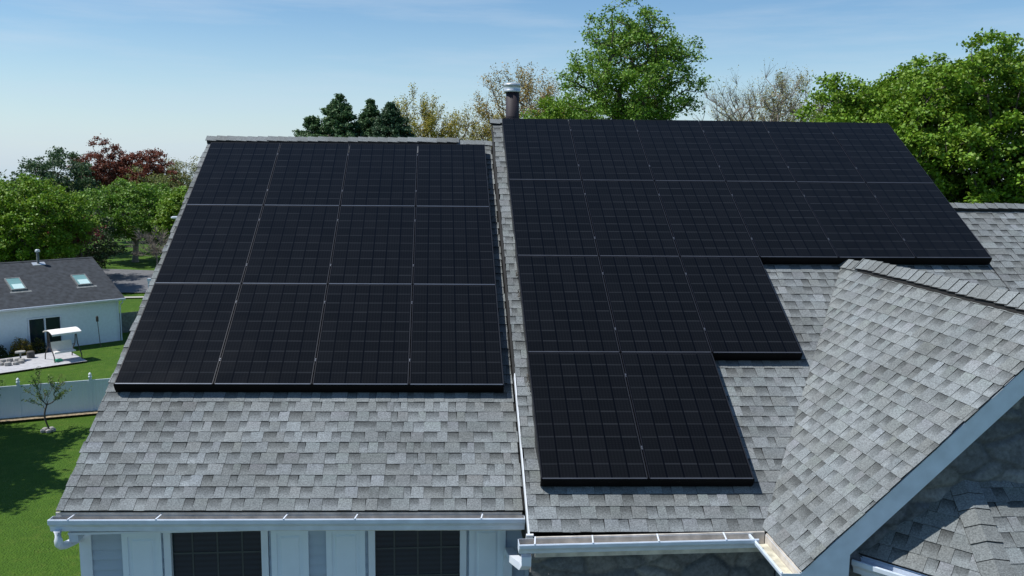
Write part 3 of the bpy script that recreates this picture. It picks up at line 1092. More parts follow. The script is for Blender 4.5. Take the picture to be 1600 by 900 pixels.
# ------------------------------------------------------------------ solar panels
PXW, PYH = 1.012, 1.681
G_ = .011
def solar_panel(fn, ui, vi, label, group, strong_glint, clamps=True):
    u0, u1 = ui * PXW + G_ / 2, (ui + 1) * PXW - G_ / 2
    v0, v1 = vi * PYH + G_ / 2, (vi + 1) * PYH - G_ / 2
    base = fn(u0, v0, -.04)
    root = empty('solar_panel', base, label, 'solar panel', group)
    root.rotation_euler = (0, 0, 0)
    fw_ = .011
    jit = rnd.uniform(-.002, .002)
    F = lambda u, v, n: fn(u, v, n + jit * (u - u0))
    mb = MB()
    mb.box(u0, u0 + fw_, v0, v1, -.04, 0, F); mb.box(u1 - fw_, u1, v0, v1, -.04, 0, F)
    mb.box(u0 + fw_, u1 - fw_, v0, v0 + fw_, -.04, 0, F, mi=1); mb.box(u0 + fw_, u1 - fw_, v1 - fw_, v1, -.04, 0, F, mi=0)
    for k in range(6, 12): mb.mi[k] = 2
    mb.build('frame', [M['black'], M['railglint_dim'] if not strong_glint else M['railglint'], M['sidebright']], parent=root)
    mb = MB()
    a, b, c, d = u0 + fw_, u1 - fw_, v0 + fw_, v1 - fw_
    mb.box(a, b, c, d, -.03, -.004, F)
    mb.face([F(a, c, -.0025), F(b, c, -.0025), F(b, d, -.0025), F(a, d, -.0025)], 0, uv=[(0, 0), (1, 0), (1, 1), (0, 1)])
    n_ = len(mb.f)
    for k in range(n_ - 1):
        mb.mi[k] = 1
    mb.build('glass', [M['panel'], M['black']], parent=root)
    if clamps:
        for t_ in (.22, .80):
            m3 = MB()
            vv = v0 + (v1 - v0) * t_
            m3.box(u1 + .0005, u1 + G_ - .0005, vv - .022, vv + .022, -.03, .003, F)
            m3.tube([F(u1 + G_ / 2, vv, .003), F(u1 + G_ / 2, vv, .009)], .006, 8)
            m3.build('clamp', M['clamp'], parent=root)
    return root
M['sidebright'] = plain('anodised_side', (.018, .019, .022), .4, metal=.3)
M['railglint_dim'] = plain('anodised_rail_glint_dim', (.12, .125, .14), .35, metal=.6)  # weaker painted glint for the lower lips of the right array
cn = ['first', 'second', 'third', 'fourth', 'fifth', 'sixth']
rnL = ['bottom', 'middle', 'top']
for j in range(3):
    for i in range(4):
        solar_panel(PL, i, j, f"black solar panel, {rnL[j]} row of the left array, {cn[i]} from its left edge", 'solar panels of the left array', True, i < 3)
rnR = ['bottom', 'third', 'second', 'top']
for j, cnt in enumerate((2, 3, 6, 6)):
    for i in range(cnt):
        solar_panel(PR, i, j, f"black solar panel, {rnR[j]} row of the right array, {cn[i]} column from the centre strip", 'solar panels of the right array', False, i < cnt - 1)

def skirt(fn, ua, ub, v, label, leftround=True, side=None):
    mb = MB()
    prof = [(-.002, -.004), (-.007, -.012), (-.009, -.05), (-.006, -.09), (.004, -H + .018)]
    n = len(prof)
    ends = [ua, ub]
    for k in range(n - 1):
        (v0, n0), (v1, n1) = prof[k], prof[k + 1]
        mb.face([fn(ua, v + v0, n0), fn(ub, v + v0, n0), fn(ub, v + v1, n1), fn(ua, v + v1, n1)])
        mb.face([fn(ua, v + v0 + .004, n0 - .003), fn(ub, v + v0 + .004, n0 - .003), fn(ub, v + v1 + .004, n1), fn(ua, v + v1 + .004, n1)])
    for e, s_ in ((ua, -1), (ub, 1)):
        mb.face([fn(e, v + a, b) for a, b in prof] + [fn(e, v + .03, -H + .018), fn(e, v + .03, -.004)])
    o = mb.build('array_skirt', M['skirt'], loc=tuple(fn(ua, v, -H)))
    tag(o, label, 'skirt', 'black skirts along the lower panel edges')
    return o
skirt(PL, .004, 4 * PXW - .004, 0, 'long black skirt along the bottom edge of the left solar array')
skirt(PR, .004, 2 * PXW - .004, 0, 'black skirt under the two lowest panels of the right array')
skirt(PR, 2 * PXW + .004, 3 * PXW - .004, PYH, 'short black skirt under one panel at the middle step of the right array')
skirt(PR, 3 * PXW + .004, 6 * PXW - .004, 2 * PYH, 'black skirt behind the gable ridge tip under the upper right panels')
# critter guards closing the open sides
def guard(fn, u, va, vb, label):
    mb = MB()
    k = 0
    v = va
    pr = None
    while v < vb:
        w = .012 * noise.noise(Vector((v * 3, u, 0)))
        p = [fn(u + w * .3, v, -.038), fn(u + w, v, -.09), fn(u + w * 1.6, v, -H + .012)]
        if pr:
            for a in range(2):
                mb.face([pr[a], p[a], p[a + 1], pr[a + 1]])
                q = [Vector(x) + Vector((.003, 0, 0)) for x in (pr[a], p[a], p[a + 1], pr[a + 1])]
                mb.face(q)
        pr = p
        v += .1
    o = mb.build('critter_guard', M['wire'], loc=tuple(fn(u, va, -H)))
    tag(o, label, 'mesh guard', 'dark mesh guards under the panel edges')
guard(PR, .006, .02, 4 * PYH, 'dark wire guard along the left edge of the right array')
guard(PL, .006, .02, 3 * PYH, 'dark wire guard along the left edge of the left array')
# a few dry leaf tufts caught on the guard
for v, s_ in ((1.35, .05), (2.75, .035), (3.1, .03)):
    mb = MB()
    for k in range(26):
        c = PR(-.012 + rnd.gauss(0, .007), v + rnd.gauss(0, s_), -H + .03 + rnd.random() * .05)
        d = Vector((rnd.gauss(0, 1), rnd.gauss(0, 1), rnd.gauss(0, 1))).normalized() * .012
        e = d.cross(Vector((0, 0, 1))).normalized() * .006
        mb.prism([c - d, c + e, c + d, c - e], (0, 0, .0015))
    o = mb.build('leaf_debris', M['bark'], loc=tuple(PR(-.01, v, -H)))
    tag(o, 'small tuft of dry twigs caught on the guard at the left edge of the right array, ' + {1.35: 'lowest', 2.75: 'middle', 3.1: 'highest'}[v], 'debris', 'dry tufts on the guard')

M['nsid'] = plain('neighbour_boards', (.72, .78, .81), .55, var=.05)
# ------------------------------------------------------------------ neighbour's house
nh = empty('neighbor_house', tuple(NF(-6, 5, GZ)), 'low white sided house with charcoal roof, two skylights and patio door, left of the panels', 'house')
def npart(mb, name, mats, parent=None, label=None):
    return part(mb, name, mats, parent or nh, label)
mb = MB()
RZ, EZ, RB = 3.2, .80, 5.88
wo = [(-6.25, -4.2, -2.12, -.05)]
for a, b in ((-16, -6.25), (-4.2, -.35)):
    mb.box(a, b, .35, 11.4, GZ - .2, .72, NF)
mb.box(-6.25, -4.2, .35, 11.4, -.05, .72, NF); mb.box(-6.25, -4.2, .50, 11.4, GZ - .2, -.051, NF)
mb.prism([NF(-.35, .35, .72), NF(-.35, RB, RZ - .08), NF(-.35, 11.4, .72)], tuple(nd * -.2))
npart(mb, 'wall', M['nwall'])
mb = MB()
def NRf(a, b, n): 
    t = b / RB
    return NF(a, b, EZ + (RZ - EZ) * t + n)
mb.box(-16.4, 0, -.02, RB, -.10, 0, NRf)
mb.prism([NF(0, RB, RZ), NF(0, RB, RZ - .1), NF(0, 11.8, EZ - .1), NF(0, 11.8, EZ)], tuple(nd * -16.4))
nroof = npart(mb, 'roof', M['nroof'])
mb = MB()
mb.box(-16.4, .01, -.04, -.021, -.16, -.01, NRf); mb.box(.003, .02, -.02, RB, -.16, -.03, NRf)
npart(mb, 'fascia_board', M['white'])
mb = MB()
mb.box(-16.4, .0, RB - .15, RB, .004, .03, NRf)
npart(mb, 'ridge_cap', M['nroof'])
for a0, a1, b0, b1, lab in ((-2.45, -1.47, 1.93, 3.35, 'right skylight'), (-6.65, -5.7, 2.0, 3.55, 'left skylight')):
    mb = MB()
    for q in ((a0, a0 + .07, b0, b1), (a1 - .07, a1, b0, b1), (a0 + .07, a1 - .07, b0, b0 + .07), (a0 + .07, a1 - .07, b1 - .07, b1)):
        mb.box(*q, .0, .14, NRf)
    mb.box(a0 - .12, a1 + .25, b0 - .22, b0 - .01, .002, .02, NRf)
    s_ = npart(mb, 'skylight', M['wood'], label=lab + ' in the charcoal roof')
    mb = MB(); mb.box(a0 + .07, a1 - .07, b0 + .07, b1 - .07, .06, .115, NRf)
    npart(mb, 'pane', M['skylight'], s_)
    mb = MB(); mb.box(a0 + .2, a1 - .1, b0 + .12, b0 + .72, .1155, .125, NRf)
    npart(mb, 'blind', M['blind'], s_)
mb = MB()
pz = NRf(-3.89, 5.45, 0)
mb.tube([pz - Vector((0, 0, .1)), pz + Vector((0, 0, .82))], .09, 12)
vp = npart(mb, 'vent_pipe', M['wood'])
mb = MB(); mb.tube([pz + Vector((0, 0, .82)), pz + Vector((0, 0, .86)), pz + Vector((0, 0, .98)), pz + Vector((0, 0, 1.03))], [.14, .17, .16, .08], 14)
npart(mb, 'pipe_cap', M['galv'], vp)
mb = MB(); mb.box(-4.3, -3.45, 5.2, 5.6, .003, .03, NRf); npart(mb, 'flashing', M['galv'])
mb = MB()
for q in ((-6.29, -6.19, -2.14, -.02), (-4.26, -4.16, -2.14, -.02), (-5.27, -5.18, -2.1, -.06), (-6.19, -4.26, -.12, -.02), (-6.19, -4.26, -2.14, -2.06)):
    mb.box(q[0], q[1], .28, .42, q[2], q[3], NF)
dr = npart(mb, 'patio_door', M['white'])
mb = MB(); mb.box(-6.19, -5.27, .40, .43, -2.06, -.12, NF); npart(mb, 'pane', M['window'], dr)
mb = MB(); mb.box(-5.18, -4.26, .40, .43, -2.06, -.12, NF); npart(mb, 'pane', M['window'], dr)
mb = MB(); mb.box(-.49, -.33, .32, .348, GZ, .70, NF); mb.box(-.349, -.33, .348, .5, GZ, .70, NF); npart(mb, 'corner_board', M['white'])

mb = MB()
z = GZ
while z < .60:
    for a, b in ((-16, -6.30), (-4.15, -.50)):
        if z > -.02: a, b = (-16, -.50)
        mb.prism([NF(a, .349, z), NF(a, .322, z), NF(a, .345, z + .125), NF(a, .349, z + .125)], tuple(nd * (b - a)))
        if z > -.02: break
    z += .127
npart(mb, 'lap_siding', M['nsid'])
mb = MB()
mb.sheet(K, NF(-16.4, -.03, .76), NF(0, -.03, .76), -nb_, .004)
npart(mb, 'gutter', M['white'])
mb = MB()
mb.tube([NF(-.2, -.1, .66), NF(-.2, -.1, .5), NF(-.25, .28, .25), NF(-.25, .28, GZ)], .045, 6)
npart(mb, 'downspout', M['white'])
# back yard things
def at(a, b, z=0): return NF(a, b, GZ + .13 + z)
sw = empty('garden_swing', tuple(at(-5.5, -3.9)), 'garden swing seat with white canopy on dark bronze legs, standing on the patio', 'garden swing')
def swf(x, y, z):
    c = Vector(at(-5.5, -3.9)); ang = R(44)
    x, y, z = x * .9, y * .9, z * .93
    return c + Vector((x * math.cos(ang) - y * math.sin(ang), x * math.sin(ang) + y * math.cos(ang), z))
mb = MB()
n = 8
for i in range(n):
    y0, y1 = -.8 + 1.6 * i / n, -.8 + 1.6 * (i + 1) / n
    h0, h1 = 2.12 - .3 * y0 ** 2, 2.12 - .3 * y1 ** 2
    mb.prism([swf(-1.0, y0, h0), swf(1.0, y0, h0), swf(1.0, y1, h1), swf(-1.0, y1, h1)], (0, 0, -.03))
mb.prism([swf(-1.0, -.8, 1.93), swf(1.0, -.8, 1.93), swf(1.0, -.82, 1.80), swf(-1.0, -.82, 1.80)], (0, .01, 0))
mb.build('canopy', M['canvas'], parent=sw)
for sx in (-.92, .92):
    for sy_ in (-1, 1):
        mb = MB()
        mb.tube([swf(sx, 0, 2.02), swf(sx, sy_ * .12, 1.5), swf(sx, sy_ * .22, 1.0), swf(sx, sy_ * .55, .65), swf(sx, sy_ * .8, .3), swf(sx, sy_ * .84, 0)], .035, 8)
        mb.build('leg', M['iron'], parent=sw)
mb = MB(); mb.tube([swf(-.95, 0, 2.0), swf(.95, 0, 2.0)], .03, 8); mb.tube([swf(-.92, .3, .9), swf(.92, .3, .9)], .025, 8); mb.build('crossbar', M['iron'], parent=sw)
mb = MB(); mb.box(-.72, .72, -.38, .18, .50, .60, swf); mb.build('seat', M['canvas'], parent=sw)
mb = MB(); mb.prism([swf(-.72, .16, .60), swf(.72, .16, .60), swf(.72, .38, 1.12), swf(-.72, .38, 1.12)], (0, .0, .09)); mb.build('backrest', M['canvas'], parent=sw)
mb = MB(); mb.box(-.80, -.35, -.72, -.35, .0, .16, swf)
o = mb.build('storage_box', M['greenp'], loc=tuple(swf(-.5, -.5, 0))); tag(o, 'small green plastic box on the patio under the white swing canopy', 'box')

def blob(name, c, rx, ry, rz, col, n, leaf, label, cat, group=None, seed=1, mat='leaf', colv=.25, top=None):
    """shrub: stems plus a leaf mass"""
    rs = np.random.RandomState(seed)
    P = rs.normal(size=(n, 3)); P /= np.linalg.norm(P, axis=1)[:, None]
    rad = rs.uniform(.45, 1.02, n) ** .6
    wob = np.array([1 + .22 * noise.noise(Vector(p) * 2.2 + Vector((seed * 3.1, 0, 0))) for p in P])
    P = P * (rad * wob)[:, None] * np.array([rx, ry, rz]); P[:, 2] = np.abs(P[:, 2] + rz * .15)
    root = empty(name, c, label, cat, group)
    me_leaves('foliage', P, leaf, col, colv, rs, M[mat], root, top=top)
    mb = MB()
    for k in range(6):
        a = k * 1.05
        mb.tube([Vector(c) + Vector((0, 0, -.05)), Vector(c) + Vector((math.cos(a) * rx * .3, math.sin(a) * ry * .3, rz * .5)), Vector(c) + Vector((math.cos(a) * rx * .6, math.sin(a) * ry * .6, rz * .95))], [.03, .02, .008], 4)
    mb.build('stem', M['bark'], parent=root)
    return root

def me_leaves(name, P, size, col, var, rs, mat, parent, flat=.35, aspect=1.0, top=None, hue=.5):
    """many small leaf faces; P relative to the parent's origin"""
    n = len(P)
    nn = rs.normal(size=(n, 3)); nn[:, 2] = np.abs(nn[:, 2]) + flat
    nn /= np.linalg.norm(nn, axis=1)[:, None]
    a = rs.normal(size=(n, 3)); a -= (a * nn).sum(1)[:, None] * nn; a /= np.linalg.norm(a, axis=1)[:, None]
    b = np.cross(nn, a)
    s_ = size * rs.uniform(.6, 1.25, n)[:, None] * .5
    V = np.empty((n, 4, 3))
    V[:, 0] = P - a * s_ * aspect
    V[:, 1] = P - b * s_ * .75 + nn * s_ * .25
    V[:, 2] = P + a * s_ * aspect
    V[:, 3] = P + b * s_ * .75 + nn * s_ * .25
    me = bpy.data.meshes.new(name)
    me.vertices.add(n * 4); me.loops.add(n * 4); me.polygons.add(n)
    me.vertices.foreach_set('co', V.ravel())
    me.loops.foreach_set('vertex_index', np.arange(n * 4, dtype=np.int32))
    me.polygons.foreach_set('loop_start', np.arange(0, n * 4, 4, dtype=np.int32))
    me.polygons.foreach_set('loop_total', np.full(n, 4, dtype=np.int32))
    me.materials.append(mat)
    me.update(calc_edges=True)
    c = np.ones((n, 4, 4), np.float32)
    k = rs.uniform(1 - var, 1 + var, n)
    cc = np.array(col)[None, :] * k[:, None]
    cc[:, 0] *= rs.uniform(1 - .25 * hue, 1 + .45 * hue, n)
    if top is not None:
        pick = rs.uniform(size=n) < top[1]
        cc[pick] = np.array(top[0])[None, :] * k[pick, None]
    c[:, :, :3] = cc[:, None, :]
    ca = me.color_attributes.new("tone", 'FLOAT_COLOR', 'POINT')
    ca.data.foreach_set('color', c.ravel())
    o = bpy.data.objects.new(name, me)
    COL.objects.link(o)
    o.parent = parent
    return o

blob('shrub', tuple(at(-7.0, -.6)), .75, .6, .95, (.10, .085, .012), 1800, .10, 'yellow flowering round shrub beside the neighbor patio door', 'shrub', seed=4, top=((.34, .26, .02), .35))
blob('shrub', tuple(at(-8.4, -.5)), .6, .55, .75, (.025, .045, .015), 1400, .10, 'dark green low shrub left of the yellow shrub at the patio', 'shrub', seed=5)
blob('shrub', tuple(at(-5.9, -.3)), .45, .45, .85, (.04, .06, .018), 900, .10, 'small dark shrub in front of the patio door', 'shrub', seed=6, top=((.30, .24, .03), .12))
mb = MB()
for k, (a, z, w) in enumerate(((0, 0, .52), (0, .28, .5), (0, .45, .3))):
    pass
mb.tube([at(-5.0, -.9), at(-5.0, -.9, .3), at(-5.0, -.9, .5), at(-5.0, -.9, .58)], [.55, .52, .42, .12], 14)
o = mb.build('covered_grill', M['cover'], loc=tuple(at(-5.0, -.9))); tag(o, 'low grey covered mound between yellow shrub and swing', 'cover')
for k, (a, b, lab) in enumerate(((-9.6, -2.7, 'dark round patio stool at the left edge of the patio'), (-6.9, -2.1, 'dark round patio stool between the stone ring and the swing'))):
    mb = MB()
    c = at(a, b)
    mb.tube([c, c + Vector((0, 0, .05)), c + Vector((0, 0, .38)), c + Vector((0, 0, .42))], [.22, .24, .23, .18], 14)
    o = mb.build('patio_stool', M['darkstone'], loc=tuple(c)); tag(o, lab, 'stool', 'dark patio stools')
rs_ = random.Random(3)
fp = empty('fire_pit', tuple(at(-8.3, -3.0)), 'ring of loose pale stones forming a fire pit on the patio', 'fire pit')
for k in range(9):
    a = k * 2 * math.pi / 9
    mb = MB()
    c = at(-8.3, -3.0) + Vector((math.cos(a) * .62, math.sin(a) * .62, 0))
    w = rs_.uniform(.14, .2)
    mb.tube([c, c + Vector((0, 0, .04)), c + Vector((0, 0, w)), c + Vector((0, 0, w + .03))], [w, w * 1.15, w * 1.05, w * .7], 7)
    mb.build('stone', M['patiostone'], parent=fp)
mb = MB(); c = at(-7.6, -2.5); mb.tube([c, c + Vector((0, 0, .5))], .05, 8); mb.tube([c + Vector((0, 0, .5)), c + Vector((0, 0, .58))], .3, 12)
o = mb.build('side_table', M['patiostone'], loc=tuple(c)); tag(o, 'small round pale table behind the stone fire ring', 'table')
bf = empty('bird_feeder', tuple(at(-2.4, -1.6)), 'thin dark feeder pole standing on the lawn before the white neighbor wall', 'bird feeder')
c = at(-2.4, -1.6)
mb = MB(); mb.tube([c, c + Vector((-.12, 0, 1.95))], .022, 6); mb.build('pole', M['iron'], parent=bf)
mb = MB(); mb.tube([c + Vector((-.12, 0, 1.75)), c + Vector((-.12, 0, 2.05)), c + Vector((-.12, 0, 2.15))], [.09, .09, .02], 8); mb.build('feeder', M['iron'], parent=bf)

# white vinyl fence
fd = Vector((3.05, 1.0, 0)); fl_ = fd.length; fdn = fd.normalized(); fn_ = Vector((-fdn[1], fdn[0], 0))
F0 = Vector((-17.34, 34.75, 0))
def FF(a, b, z): return F0 + fdn * a + fn_ * b + Vector((0, 0, GZ + z))
fence = empty('vinyl_fence', tuple(FF(0, 0, 0)), 'white vinyl privacy fence with capped posts between the two lawns', 'fence')
for k in range(-3, 5):
    a = k * fl_
    mb = MB(); mb.box(a - .065, a + .065, -.065, .065, -.1, 1.86, FF)
    p = mb.build('post', M['vinylfence'], parent=fence)
    mb = MB(); mb.box(a - .085, a + .085, -.085, .085, 1.861, 1.90, FF)
    q = FF(a, 0, 0)
    mb.tube([q + Vector((0, 0, z)) for z in (1.90, 1.93, 1.97, 2.02, 2.07, 2.11)], [.05, .045, .075, .08, .05, .005], 10)
    o = mb.build('post_cap', M['vinylfence'], parent=p)
    if k < 4:
        mb = MB()
        mb.box(a + .066, a + fl_ - .066, -.028, .028, 1.60, 1.72, FF); mb.box(a + .066, a + fl_ - .066, -.028, .028, .04, .18, FF)
        nb = 19
        for t_ in range(nb):
            w = (fl_ - .132) / nb
            mb.box(a + .066 + w * t_ + .002, a + .066 + w * (t_ + 1) - .002, -.012, .012, .181, 1.599, FF)
        mb.build('fence_panel', M['vinylfence'], parent=fence)
# grey gate fence beyond the neighbour's corner
mb = MB()
gf = empty('wooden_fence', tuple(NF(0, 3, GZ)), 'short grey board fence behind the right corner of the neighbor house', 'fence')
for k in range(16):
    mb.box(-.3 + k * .16, -.3 + k * .16 + .145, 3.0, 3.03, GZ, GZ + 1.5, NF)
mb.build('board_panel', M['wood'], parent=gf)
# house glimpsed behind the trees, far left
fh = empty('distant_house', (-45, 93, GZ), 'pale house with a dark window glimpsed through trees at the far left edge', 'house')
mb = MB(); mb.box(-52, -42.3, 92, 99, GZ, 1.0); mb.build('wall', M['nwall'], parent=fh)
mb = MB(); mb.prism([(-52.4, 91.6, .95), (-52.4, 95.5, 3.4), (-52.4, 99.4, .95)], (10.4, 0, 0)); mb.build('roof', M['nroof'], parent=fh)
mb = MB(); mb.box(-46.6, -43.4, 91.93, 91.99, -1.9, .1); w_ = mb.build('window', M['white'], parent=fh)
mb = MB(); mb.box(-46.4, -45.1, 91.90, 91.925, -1.8, 0); mb.box(-44.9, -43.6, 91.90, 91.925, -1.8, 0); mb.build('pane', M['window'], parent=w_)
# street lamp and white post
sl_ = empty('street_lamp', (-20.5, 79.5, GZ), 'street lamp whose pale head reaches out beside the left roof edge', 'street lamp')
mb = MB(); mb.tube([(-20.5, 79.5, GZ), (-20.5, 79.5, 4.3), (-21.0, 79.3, 4.85), (-21.9, 79.0, 4.95)], [.09, .07, .05, .04], 8); mb.build('pole', M['wood'], parent=sl_)
mb = MB(); mb.tube([(-21.8, 79.0, 4.93), (-22.0, 78.95, 4.95), (-22.6, 78.8, 4.95), (-22.75, 78.75, 4.95)], [.06, .13, .13, .05], 8); mb.build('lamp_head', M['white'], parent=sl_)
mbx = empty('mailbox', (-24.8, 77.7, GZ), 'white post with box at the edge of the shaded driveway', 'mailbox')
mb = MB(); mb.box(-24.87, -24.73, 77.63, 77.77, GZ, GZ + 1.15); mb.build('post', M['white'], parent=mbx)
mb = MB(); mb.box(-24.9, -24.55, 77.55, 77.85, GZ + 1.151, GZ + 1.4); mb.build('box', M['white'], parent=mbx)

# ------------------------------------------------------------------ trees
def make_tree(name, base, top, rx, zb, n_clump, per, leaf, col, label, cat='tree', group=None, seed=1, shape='round', mat='leaf',
              clr=.42, trunk_r=.2, var=.28, bark='bark', twigs=0, twl=.9, flat=.3, aspect=1., lean=(0, 0), top_col=None, ry=None, hollow=.45, bark_r=None, twr=.012, lobes=5, spread=.54):
    rs = np.random.RandomState(seed)
    ry = ry or rx
    base = Vector(base)
    cz, rz = (top + zb) / 2, (top - zb) / 2
    C0 = np.array([base[0] + lean[0], base[1] + lean[1], cz])
    # clump centres inside an uneven envelope
    pts = []
    lob = [rs.normal(size=3) for _ in range(lobes)]
    lob = [v / np.linalg.norm(v) for v in lob]
    tries = 0
    while len(pts) < n_clump and tries < n_clump * 30:
        tries += 1
        d = rs.normal(size=3); d /= np.linalg.norm(d)
        if shape == 'cone':
            if not pts or rs.uniform() < .34:
                bh_, ba_, bl_ = 1 - rs.uniform() ** .55, rs.uniform(0, 6.283), rs.uniform(.6, 1.25)
            t_ = rs.uniform(.15, 1.0)
            h = min(.985, max(0, bh_ + .035 * t_ + rs.normal() * .008))
            a = ba_ + rs.normal() * .16
            r_ = (1 - h) ** .95 * (.25 + .75 * t_) * bl_ * (1 + .15 * noise.noise(Vector((math.cos(a) * 2, math.sin(a) * 2, h * 7 + seed))))
            tier = 1.0
            p = np.array([math.cos(a) * r_ * rx * tier, math.sin(a) * r_ * ry * tier, zb + h * (top - zb) - cz])
        else:
            wob = 1 + .20 * noise.noise(Vector(d) * 1.9 + Vector((seed * 7.7, 0, 0))) + .13 * noise.noise(Vector(d) * 4.5 + Vector((0, seed * 3.3, 0)))
            wob *= .86 + .2 * max(0, max(float(np.dot(d, l)) for l in lob)) ** 3
            r_ = (hollow + (1 - hollow) * rs.uniform() ** .6) * wob
            if shape == 'broad':
                r_ /= float((np.abs(d) ** 2.9).sum()) ** (1 / 2.9)
            if shape == 'vase' and d[2] < 0:
                r_ *= 1 + .55 * d[2]
            if d[2] < -.55 and shape == 'round':
                r_ *= .85
            p = d * r_ * np.array([rx, ry, rz])
        pts.append(p + C0)
    pts = np.array(pts)
    # limbs: every clump is reached from the nearest wood below it
    th = zb + (top - zb) * (.9 if shape == 'cone' else .35)
    nodes = []; par = []
    NT = 7
    for k in range(NT + 1):
        t = k / NT
        z = base[2] + (th - base[2]) * t
        nodes.append(np.array([base[0] + lean[0] * t * .8 + .10 * math.sin(t * 5 + seed), base[1] + lean[1] * t * .8 + .08 * math.cos(t * 4 + seed), z])); par.append(k - 1)
    start = 2
    order = np.argsort(np.linalg.norm(pts - nodes[-1], axis=1))
    leafnode = []
    for oi in order:
        p = pts[oi]
        A = np.array(nodes)
        dd = np.linalg.norm(A - p, axis=1) + 1.3 * np.maximum(0, A[:, 2] - p[2] + .25)
        dd[:start] += 50
        j = int(np.argmin(dd))
        q = A[j]
        L = np.linalg.norm(p - q)
        ns = 3 if L > 1.2 else 2
        last = j
        for k in range(1, ns + 1):
            t = k / ns
            m = q + (p - q) * t
            m[2] += -.10 * L * math.sin(math.pi * t) * .6
            if k < ns:
                m += rs.normal(size=3) * .04 * L
            nodes.append(m); par.append(last); last = len(nodes) - 1
        leafnode.append(last)
    cnt = np.zeros(len(nodes))
    for l in leafnode: cnt[l] += 1
    for k in range(len(nodes) - 1, 0, -1):
        if par[k] >= 0: cnt[par[k]] += cnt[k]
    tot = cnt[0]
    root = empty(name, tuple(base), label, cat, group)
    mb = MB()
    rr = lambda c: max(.012, trunk_r * (c / tot) ** clr)
    # chain segments
    child_big = {}
    for k in range(1, len(nodes)):
        pr = par[k]
        a, b = nodes[pr], nodes[k]
        r0 = min(rr(cnt[k]) * 1.1, rr(cnt[pr])); r1 = rr(cnt[k])
        seg = 9 if r1 > .08 else (5 if r1 > .025 else 3)
        if pr < NT and k <= NT:
            r0 = rr(cnt[pr]) * (1.35 if pr == 0 else 1)
        mb.tube([a, b], [r0, r1], seg, cap=False)
    if twigs:
        for p in pts:
            axis = (p - C0) * np.array([1, 1, .8]) + np.array([0, 0, rz * .55]); axis /= np.linalg.norm(axis)
            for k in range(twigs):
                d = axis + rs.normal(size=3) * .42; d[2] += .12; d /= np.linalg.norm(d)
                L = twl * rs.uniform(.5, 1.2)
                m = p + d * L * .5 + rs.normal(size=3) * .05 * L
                mb.tube([p, m, p + d * L], [twr * 1.4, twr, twr * .4], 3, cap=False)
    mb.build('trunk', M[bark], parent=root, smooth=True)
    cr_ = .5 * (rx * ry * rz * 4.2 / max(n_clump, 1)) ** (1 / 3.)
    n = n_clump * per
    ci = rs.randint(0, len(pts), n)
    off = rs.normal(size=(n, 3)) * np.array([1, 1, .62]) * cr_ * (spread * (.80 if shape == 'cone' else 1))
    if twigs:
        ax = (pts[ci] - C0) * np.array([1, 1, .8]) + np.array([0, 0, rz * .55]); ax /= np.linalg.norm(ax, axis=1)[:, None]
        off = ax * (rs.uniform(0, 1.1, n) * twl)[:, None] + rs.normal(size=(n, 3)) * twl * .17
    P = pts[ci] + off - np.array(tuple(base))
    bright = None
    me_leaves('crown', P, leaf, col, var, rs, M[mat], root, flat=flat, aspect=aspect, top=top_col)
    return root

SPRING = (.150, .272, .022); MAPLE = (.118, .235, .026); MID = (.13, .255, .030); OLIVE = (.17, .17, .06)
GRP = 'trees beyond the neighbor house'; GB = 'trees rising behind the roof ridges'
# behind the ridges
make_tree('maple_tree', (14.0, 39.9, GZ), 19.4, 4.1, 10.9, 480, 76, .15, (.135, .26, .03), 'tall green maple above the right ridge behind the flue, sky between its limbs', group=GB, seed=3, hollow=.35, trunk_r=.34, clr=.47)
make_tree('maple_tree', (25.3, 25.4, GZ), 15.4, 4.9, 2.0, 1500, 105, .155, SPRING, 'big dense green maple at the right, tallest of the right hand group', group=GB, seed=8, shape='broad', hollow=.5, trunk_r=.3, ry=3.4)
make_tree('maple_tree', (21.5, 27.4, GZ), 14.0, 4.1, 2.0, 1200, 105, .15, SPRING, 'dense green maple just right of the upper panel corner, left of the tallest one', group=GB, seed=9, shape='broad', hollow=.5, trunk_r=.24)
make_tree('maple_tree', (28.2, 23.6, GZ), 14.6, 4.0, 2.0, 900, 100, .155, SPRING, 'green maple cut by the right picture edge', group=GB, seed=10, shape='broad', hollow=.5, trunk_r=.26)
make_tree('maple_tree', (23.8, 31.0, GZ), 11.6, 5.4, 1.4, 300, 110, .20, (.07, .15, .022), 'dark tree low behind the right hand maples', group=GB, seed=12, hollow=.3, trunk_r=.24)
make_tree('maple_tree', (23.4, 27.6, GZ), 15.1, 3.8, 2.0, 1000, 105, .15, SPRING, 'dense green maple filling the gap left of the tallest right hand one', group=GB, seed=17, shape='broad', hollow=.5, trunk_r=.24)
make_tree('young_maple', (11.3, 46.7, GZ), 15.6, 3.0, 8.0, 300, 80, .16, SPRING, 'bright green young maple just right of the flue pipe', group=GB, seed=14, hollow=.4, trunk_r=.16)
make_tree('young_maple', (29.0, 50.2, GZ), 14.6, 2.3, 9.5, 90, 90, .15, (.18, .26, .05), 'small pale green tree between the bare trees and the right hand maples', group=GB, seed=15, hollow=.4, trunk_r=.14)
PINE = (.075, .145, .058)
make_tree('pine_tree', (-3.5, 52.9, GZ), 15.1, 4.5, 9.0, 1500, 46, .15, PINE, 'tallest dark pine behind the left ridge', group=GB, seed=21, shape='cone', mat='needle', trunk_r=.2, aspect=1.5, hollow=.2)
make_tree('pine_tree', (-1.5, 54.8, GZ), 14.9, 3.7, 9.0, 1200, 46, .15, PINE, 'slim dark pine right of the tallest pine', group=GB, seed=22, shape='cone', mat='needle', trunk_r=.17, aspect=1.5)
